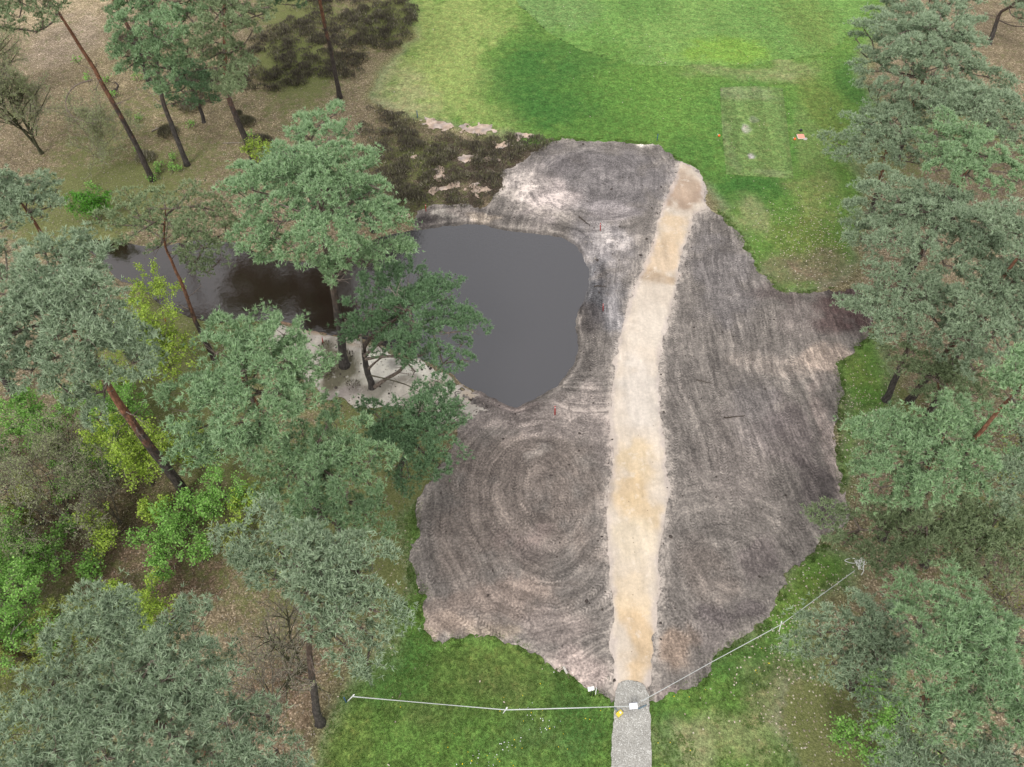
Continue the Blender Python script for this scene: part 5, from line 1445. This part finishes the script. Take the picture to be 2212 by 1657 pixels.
for k, (wd, yy) in enumerate(((.22, .055), (.26, .02), (.16, -.02), (.20, -.055))):
    m = MB(); box(m, c + Rm @ np.array([0, yy, .0095]), (wd, .010, .002), Rm); m.build('print_line', M_INK, root)
p = P(1279, 1503)
root = thing('notice_sign', 'small white board pair on two black legs at the soil corner left of the gravel', 'sign', (p[0], p[1], gz(p)))
for sx in (-.05, .07):
    m = MB(); pole(m, (sx, -.05, -.05), (sx + .02, .12, .42), .026, 4, .01); m.build('leg', M_BLACK, root)
Rm = frame_at(None, .22, .45)
m = MB(); box(m, (-.05, .17, .43), (.30, .18, .015), Rm); m.build('panel', M_WHITE, root)
m = MB(); box(m, (.17, .10, .33), (.02, .30, .26), frame_at(None, -.2, .2)); m.build('side_panel', M_WHITE, root)
p = P(1232, 1469)
root = thing('notice_sign', 'narrow pale sign tilted over on a wooden stake at the slanting soil edge', 'sign', (p[0], p[1], gz(p)))
m = MB(); pole(m, (0, 0, -.05), (-.14, .20, .30), .02, 4, .01); m.build('stake', M_WOOD, root)
m = MB(); box(m, (-.22, .32, .38), (.10, .36, .02), frame_at(None, .55, .5)); m.build('panel', M_GREYB, root)
p = P(1338, 1545)
root = thing('yellow_box', 'small yellow plastic box with square recess and dark handle on the gravel', 'box', (p[0], p[1], gz(p) + .16), .62 + math.pi / 2)
m = MB(); box(m, (0, 0, .05), (.19, .29, .10)); m.build('body', M_YEL, root)
for (c, s) in (((0, -.125, .112), (.19, .025, .024)), ((0, .125, .112), (.19, .025, .024)), ((-.085, 0, .112), (.022, .225, .024)), ((.085, 0, .112), (.022, .225, .024)), ((0, .03, .112), (.15, .02, .016))):
    m = MB(); box(m, c, s); m.build('rim', M_YEL, root)
m = MB(); box(m, (0, -.05, .103), (.09, .08, .006)); m.build('recess', M_WHITE, root)
m = MB(); tube(m, np.array([[.09, 0, .06], [.2, .01, .07], [.34, .02, .05]]), .02, 6); m.build('handle', M_STEEL, root)
p = P(1378, 1535); q = P(1397, 1526) - p
root = thing('fallen_stake', 'blue grey stake lying flat on the gravel right of the white notice', 'stake', (p[0], p[1], gz(p) + .20))
m = MB(); pole(m, (0, 0, .03), (q[0], q[1], .04), .04, 5, .06); m.build('post', M_STEEL, root)
# tee furniture
p = P(1732, 294)
root = thing('tee_board', 'square salmon pink board lying on the grass right of the mown tee', 'board', (p[0], p[1], gz(p)), .02)
m = MB(); box(m, (0, 0, .05), (.52, .50, .05), frame_at(None, 0, .06)); m.build('panel', M_SALMON, root)
m = MB(); box(m, (0, 0, .02), (.58, .56, .03), frame_at(None, 0, .06)); m.build('backing', M_WHITE, root)
p = P(1741, 299)
m = MB(); 
g_ = np.array([(0, 0, .06), (.15, .03, .02), (.1, .13, .0), (-.05, .12, .01), (-.14, .02, .02), (-.08, -.1, 0), (.06, -.11, .01)]); g_[:, :2] *= 1.3
n0 = len(g_); g2 = np.concatenate([g_, g_[1:] * np.array([1.05, 1.05, 0]) - np.array([0, 0, .02])])
t = [(0, i, i % 6 + 1) for i in range(1, 7)] ; t += [(i, i + 6, i % 6 + 1) for i in range(1, 7)] + [(i + 6, i % 6 + 7, i % 6 + 1) for i in range(1, 7)]
m.add(g2, np.array(t)); o = m.build('white_cloth', M_GREYB, None, False, (p[0], p[1], gz(p) + .03)); tag(o, 'crumpled whitish cloth at the lower corner of the salmon board', 'cloth')
p = P(1731, 282)
root = thing('dark_bag', 'small black bag on the grass above the salmon board', 'bag', (p[0], p[1], gz(p)))
m = MB(); tube(m, np.array([[-.12, 0, .06], [-.05, .01, .10], [.06, 0, .11], [.14, -.02, .05]]), [.03, .09, .10, .03], 8); m.build('body', M_BLACK, root, True)
m = MB(); a = np.linspace(0, math.pi, 8); tube(m, np.stack([-.2 + .1 * np.cos(a), .06 * np.ones(8), .04 + .06 * np.sin(a)], -1), .012, 5); m.build('strap', M_BLACK, root)
for (u, v, lb) in ((1718,301,'orange tee marker between the mown tee and the salmon board'), (1554,296,'orange tee marker left of the mown tee')):
    p = P(u, v); root = thing('tee_marker', lb, 'tee marker', (p[0], p[1], gz(p)), 0, 'orange tee markers')
    m = MB(); tube(m, np.array([[0, 0, 0], [0, 0, .05], [0, 0, .14], [0, 0, .18]]), [.06, .09, .085, .03], 10); m.build('ball', M_ORANGE, root, True)
    m = MB(); tube(m, np.array([[-.02, .1, .02], [-.05, .3, .04]]), .02, 5); m.build('pin', M_WHITE, root)

# ------------------------------------------------------------------ ground litter that nobody could count
def scatter(poly, n, test=None):
    a = PP(poly); x0, x1, y0, y1 = bounds(a, 0)
    x = rng.uniform(x0, x1, n); y = rng.uniform(y0, y1, n)
    k = sdf(x, y, a) < 0
    if test is not None: k &= test(x, y)
    return x[k], y[k]
def flakes(name, x, y, size, mat, label, cat, lift=.012, flat=.35, seed=0):
    n = len(x); z = height(x, y) + lift
    c = np.stack([x, y, z], -1); a = rng.uniform(0, 6.28, n)
    d = np.stack([np.cos(a), np.sin(a), rng.normal(size=n) * flat], -1); s = np.stack([-np.sin(a), np.cos(a), rng.normal(size=n) * flat], -1)
    L = size * rng.uniform(.6, 1.3, (n, 1)); zoff = np.array([0, 0, 1]) * (np.abs(rng.normal(size=(n, 1))) * .02 + .02)
    v = np.stack([c - d * L * .5 + zoff, c + s * L * .3 + zoff, c + d * L * .5 + zoff, c - s * L * .3 + zoff], 1).reshape(-1, 3)
    o = link(name, mesh_np(name, v, np.arange(4 * n).reshape(-1, 4), dict(tint=np.repeat(rng.random(n), 4))), mat)
    tag(o, label, cat, kind='stuff'); return o
M_LEAFD = (lambda m: (m.col(m.ramp(m.attr('tint'), [(0, (0.12, 0.095, 0.07)), (.5, (0.22, 0.185, 0.14)), (.9, (0.31, 0.265, 0.21)), (1, (0.44, 0.39, 0.33))])), m.m)[1])(NT('dead_leaves'))
nd = lambda x, y: (sdf(x, y, W['SOIL']) > .2) & (pond_d(x, y) > .3) & (lawn_mask(x, y)[0] < .35)
x, y = scatter([(-100,150),(850,150),(900,1000),(700,1657),(-200,1657)], 42000, nd)
flakes('fallen_leaves', x, y, .09, M_LEAFD, 'dead brown leaves covering the wood floor west of the pond', 'leaves')
x, y = scatter([(1700,300),(2400,200),(2400,1657),(1700,1657)], 26000, nd)
flakes('fallen_leaves', x, y, .09, M_LEAFD, 'dead brown leaves under the eastern pines', 'leaves')
M_PALE = simple('pale_leaves', (0.52, 0.44, 0.36), .8, .2, 3, .2, 0)
nd2 = lambda x, y: (sdf(x, y, W['SOIL']) > .15) & (lawn_mask(x, y)[0] > .4) & (rng.random(len(x)) < forest_leafy(x, y) * .8 + .015)
x, y = scatter([(700,0),(1950,0),(1950,1657),(650,1657)], 30000, nd2)
flakes('pale_leaves_on_grass', x, y, .10, M_PALE, 'pale dry leaves lying on the grass at the lawn edges', 'leaves')
M_DAND = simple('dandelion_yellow', (0.85, 0.62, 0.02), .6, .1, 3, .2, 0); M_DAIS = simple('daisy_white', (0.75, 0.72, 0.75), .6, .1, 3, .2, 0)
inC = lambda x, y: (sdf(x, y, W['SOIL']) > .15) & (sdf(x, y, W['LC']) < 0) & (sdf(x, y, W['GRAVEL']) > .1) & (fbm(x * .8, y * .8, 3, 77) > .12)
x, y = scatter([(850,1400),(1700,1400),(1500,1657),(850,1657)], 190, inC)
flakes('dandelions', x, y, .06, M_DAND, 'yellow dandelions dotted over the lower lawn', 'flowers', .03)
x, y = scatter([(750,1400),(1700,1400),(1500,1657),(750,1657)], 1500, lambda x, y: inC(x + 13, y + 5) & (sdf(x, y, W['SOIL']) > .15) & (sdf(x, y, W['GRAVEL']) > .1))
flakes('daisies', x, y, .06, M_DAIS, 'small white flowers dotted over the lower lawn', 'flowers', .03)

# grass blades standing on the nearer lawn
def blades(name, x, y, h, label, mat, w=.014):
    n = len(x); c = np.stack([x, y, height(x, y)], -1)
    K = 4; c = np.repeat(c, K, 0) + rng.normal(size=(n * K, 3)) * np.array([.03, .03, 0])
    a = rng.uniform(0, 6.28, n * K); s = np.stack([np.cos(a), np.sin(a), 0 * a], -1) * w
    tip = c + np.stack([rng.normal(size=n * K) * .05, rng.normal(size=n * K) * .05, np.full(n * K, 1.) * h * rng.uniform(.5, 1.2, n * K)], -1)
    v = np.stack([c - s, c + s, tip], 1).reshape(-1, 3)
    o = link(name, mesh_np(name, v, np.arange(3 * n * K).reshape(-1, 3), dict(tint=np.repeat(rng.random(n), 3 * K))), mat)
    tag(o, label, 'grass', kind='stuff')
M_BL = mat_leaf('grass_blades', (0.075, 0.145, 0.028), (0.17, 0.25, 0.065))
x, y = scatter([(690,1100),(900,1080),(930,1380),(1330,1510),(1330,1700),(650,1700)], 16000, lambda x, y: (sdf(x, y, W['SOIL']) > .05) & (lawn_mask(x, y)[0] > .5) & (sdf(x, y, W['GRAVEL']) > .05) & (vnoise(x * 1.3, y * 1.3, 9) > -.4))
blades('grass', x, y, .055, 'longer grass tufts on the lower lawn left of the gravel path', M_BL, .02)
x, y = scatter([(1400,1510),(1700,1330),(1850,1200),(1800,1400),(1720,1700),(1400,1700)], 9000, lambda x, y: (sdf(x, y, W['SOIL']) > .05) & (lawn_mask(x, y)[0] > .5) & (sdf(x, y, W['GRAVEL']) > .05) & (vnoise(x * 1.3, y * 1.3, 9) > -.1))
blades('grass', x, y, .055, 'longer grass tufts on the lower lawn right of the gravel path', M_BL, .02)

x, y = scatter([(880,250),(1900,250),(1900,1520),(880,1520)], 260000, lambda x, y: (np.abs(sdf(x, y, W['SOIL']) - .1) < .28) & (lawn_mask(x, y)[0] > .4) & (sdf(x, y, W['GRAVEL']) > .05) & (fbm(x * 1.5, y * 1.5, 3, 12) > -.1) & (sdf(x, y, W['PATH']) > .2))
print('FRINGE', len(x))
blades('grass', x[:9000], y[:9000], .09, 'torn grass fringe along the edge of the bare soil', M_BL, .022)

x, y = scatter([(880,250),(1900,250),(1900,1520),(880,1520)], 300000, lambda x, y: (sdf(x, y, W['SOIL']) < 0) & (sdf(x, y, W['SOIL']) > -.9) & (rng.random(len(x)) < .10 * np.exp(sdf(x, y, W['SOIL']) / .35)) & (pond_d(x, y) > 2) & (sdf(x, y, W['PATH']) > .2) & (fbm(x * .9, y * .9, 3, 13) > 0))
blades('grass', x[:4000], y[:4000], .08, 'stray grass tufts on the rim of the bare soil', M_BL, .022)

# clods of earth and stones
def clods(name, x, y, r, mat, label, lift):
    base = np.array([(1, 0, 0), (-1, 0, 0), (0, 1, 0), (0, -1, 0), (0, 0, 1), (0, 0, -1), (.6, .6, .5), (-.6, .6, .5), (-.6, -.6, .5), (.6, -.6, .5)], float)
    tr = np.array([(0,6,9),(0,2,6),(2,7,6),(2,1,7),(1,8,7),(1,3,8),(3,9,8),(3,0,9),(4,6,7),(4,7,8),(4,8,9),(4,9,6),(5,2,0),(5,1,2),(5,3,1),(5,0,3)])
    m = MB(); z = height(x, y) + lift
    for i in range(len(x)):
        s = r * rng.lognormal(0, .45); v = base * s * rng.uniform(.7, 1.25, (10, 1)) * np.array([1.2, 1, .7]) @ rotz(rng.uniform(0, 6.28)).T
        m.add(v + np.array([x[i], y[i], z[i]]), tr)
    o = m.build(name, mat); tag(o, label, 'clods', kind='stuff')
M_CLOD = simple('dark_clod', (0.07, 0.058, 0.052), .95, .3, 8, .1, .5); M_CLODL = simple('pale_clod', (0.36, 0.32, 0.28), .95, .2, 8, .1, .5)
x, y = scatter(SOIL, 2600, lambda x, y: (pond_d(x, y) > .2) & (sdf(x, y, W['PATH']) > -.1) & ((rng.random(len(x)) < .25) | (np.abs(sdf(x, y, W['PATH'])) < .5) | (pond_d(x, y) < 1.2)))
clods('earth_clods', x, y, .032, M_CLOD, 'dark crumbs of earth lying on the disturbed soil', .06)
x, y = scatter(SOIL, 2400, lambda x, y: (pond_d(x, y) > .1) & ((np.abs(sdf(x, y, W['PATH'])) < .45) | (pond_d(x, y) < 1.0)))
clods('sand_clods', x, y, .032, M_CLODL, 'pale crumbs of sand along path edges and shore', .06)
x, y = scatter([(880,640),(1010,830),(1090,880),(1000,915),(700,880),(640,740)], 300, lambda x, y: pond_d(x, y) > .2)
clods('earth_clods', x, y, .04, M_CLOD, 'dark crumbs on the white sand bank', .06)
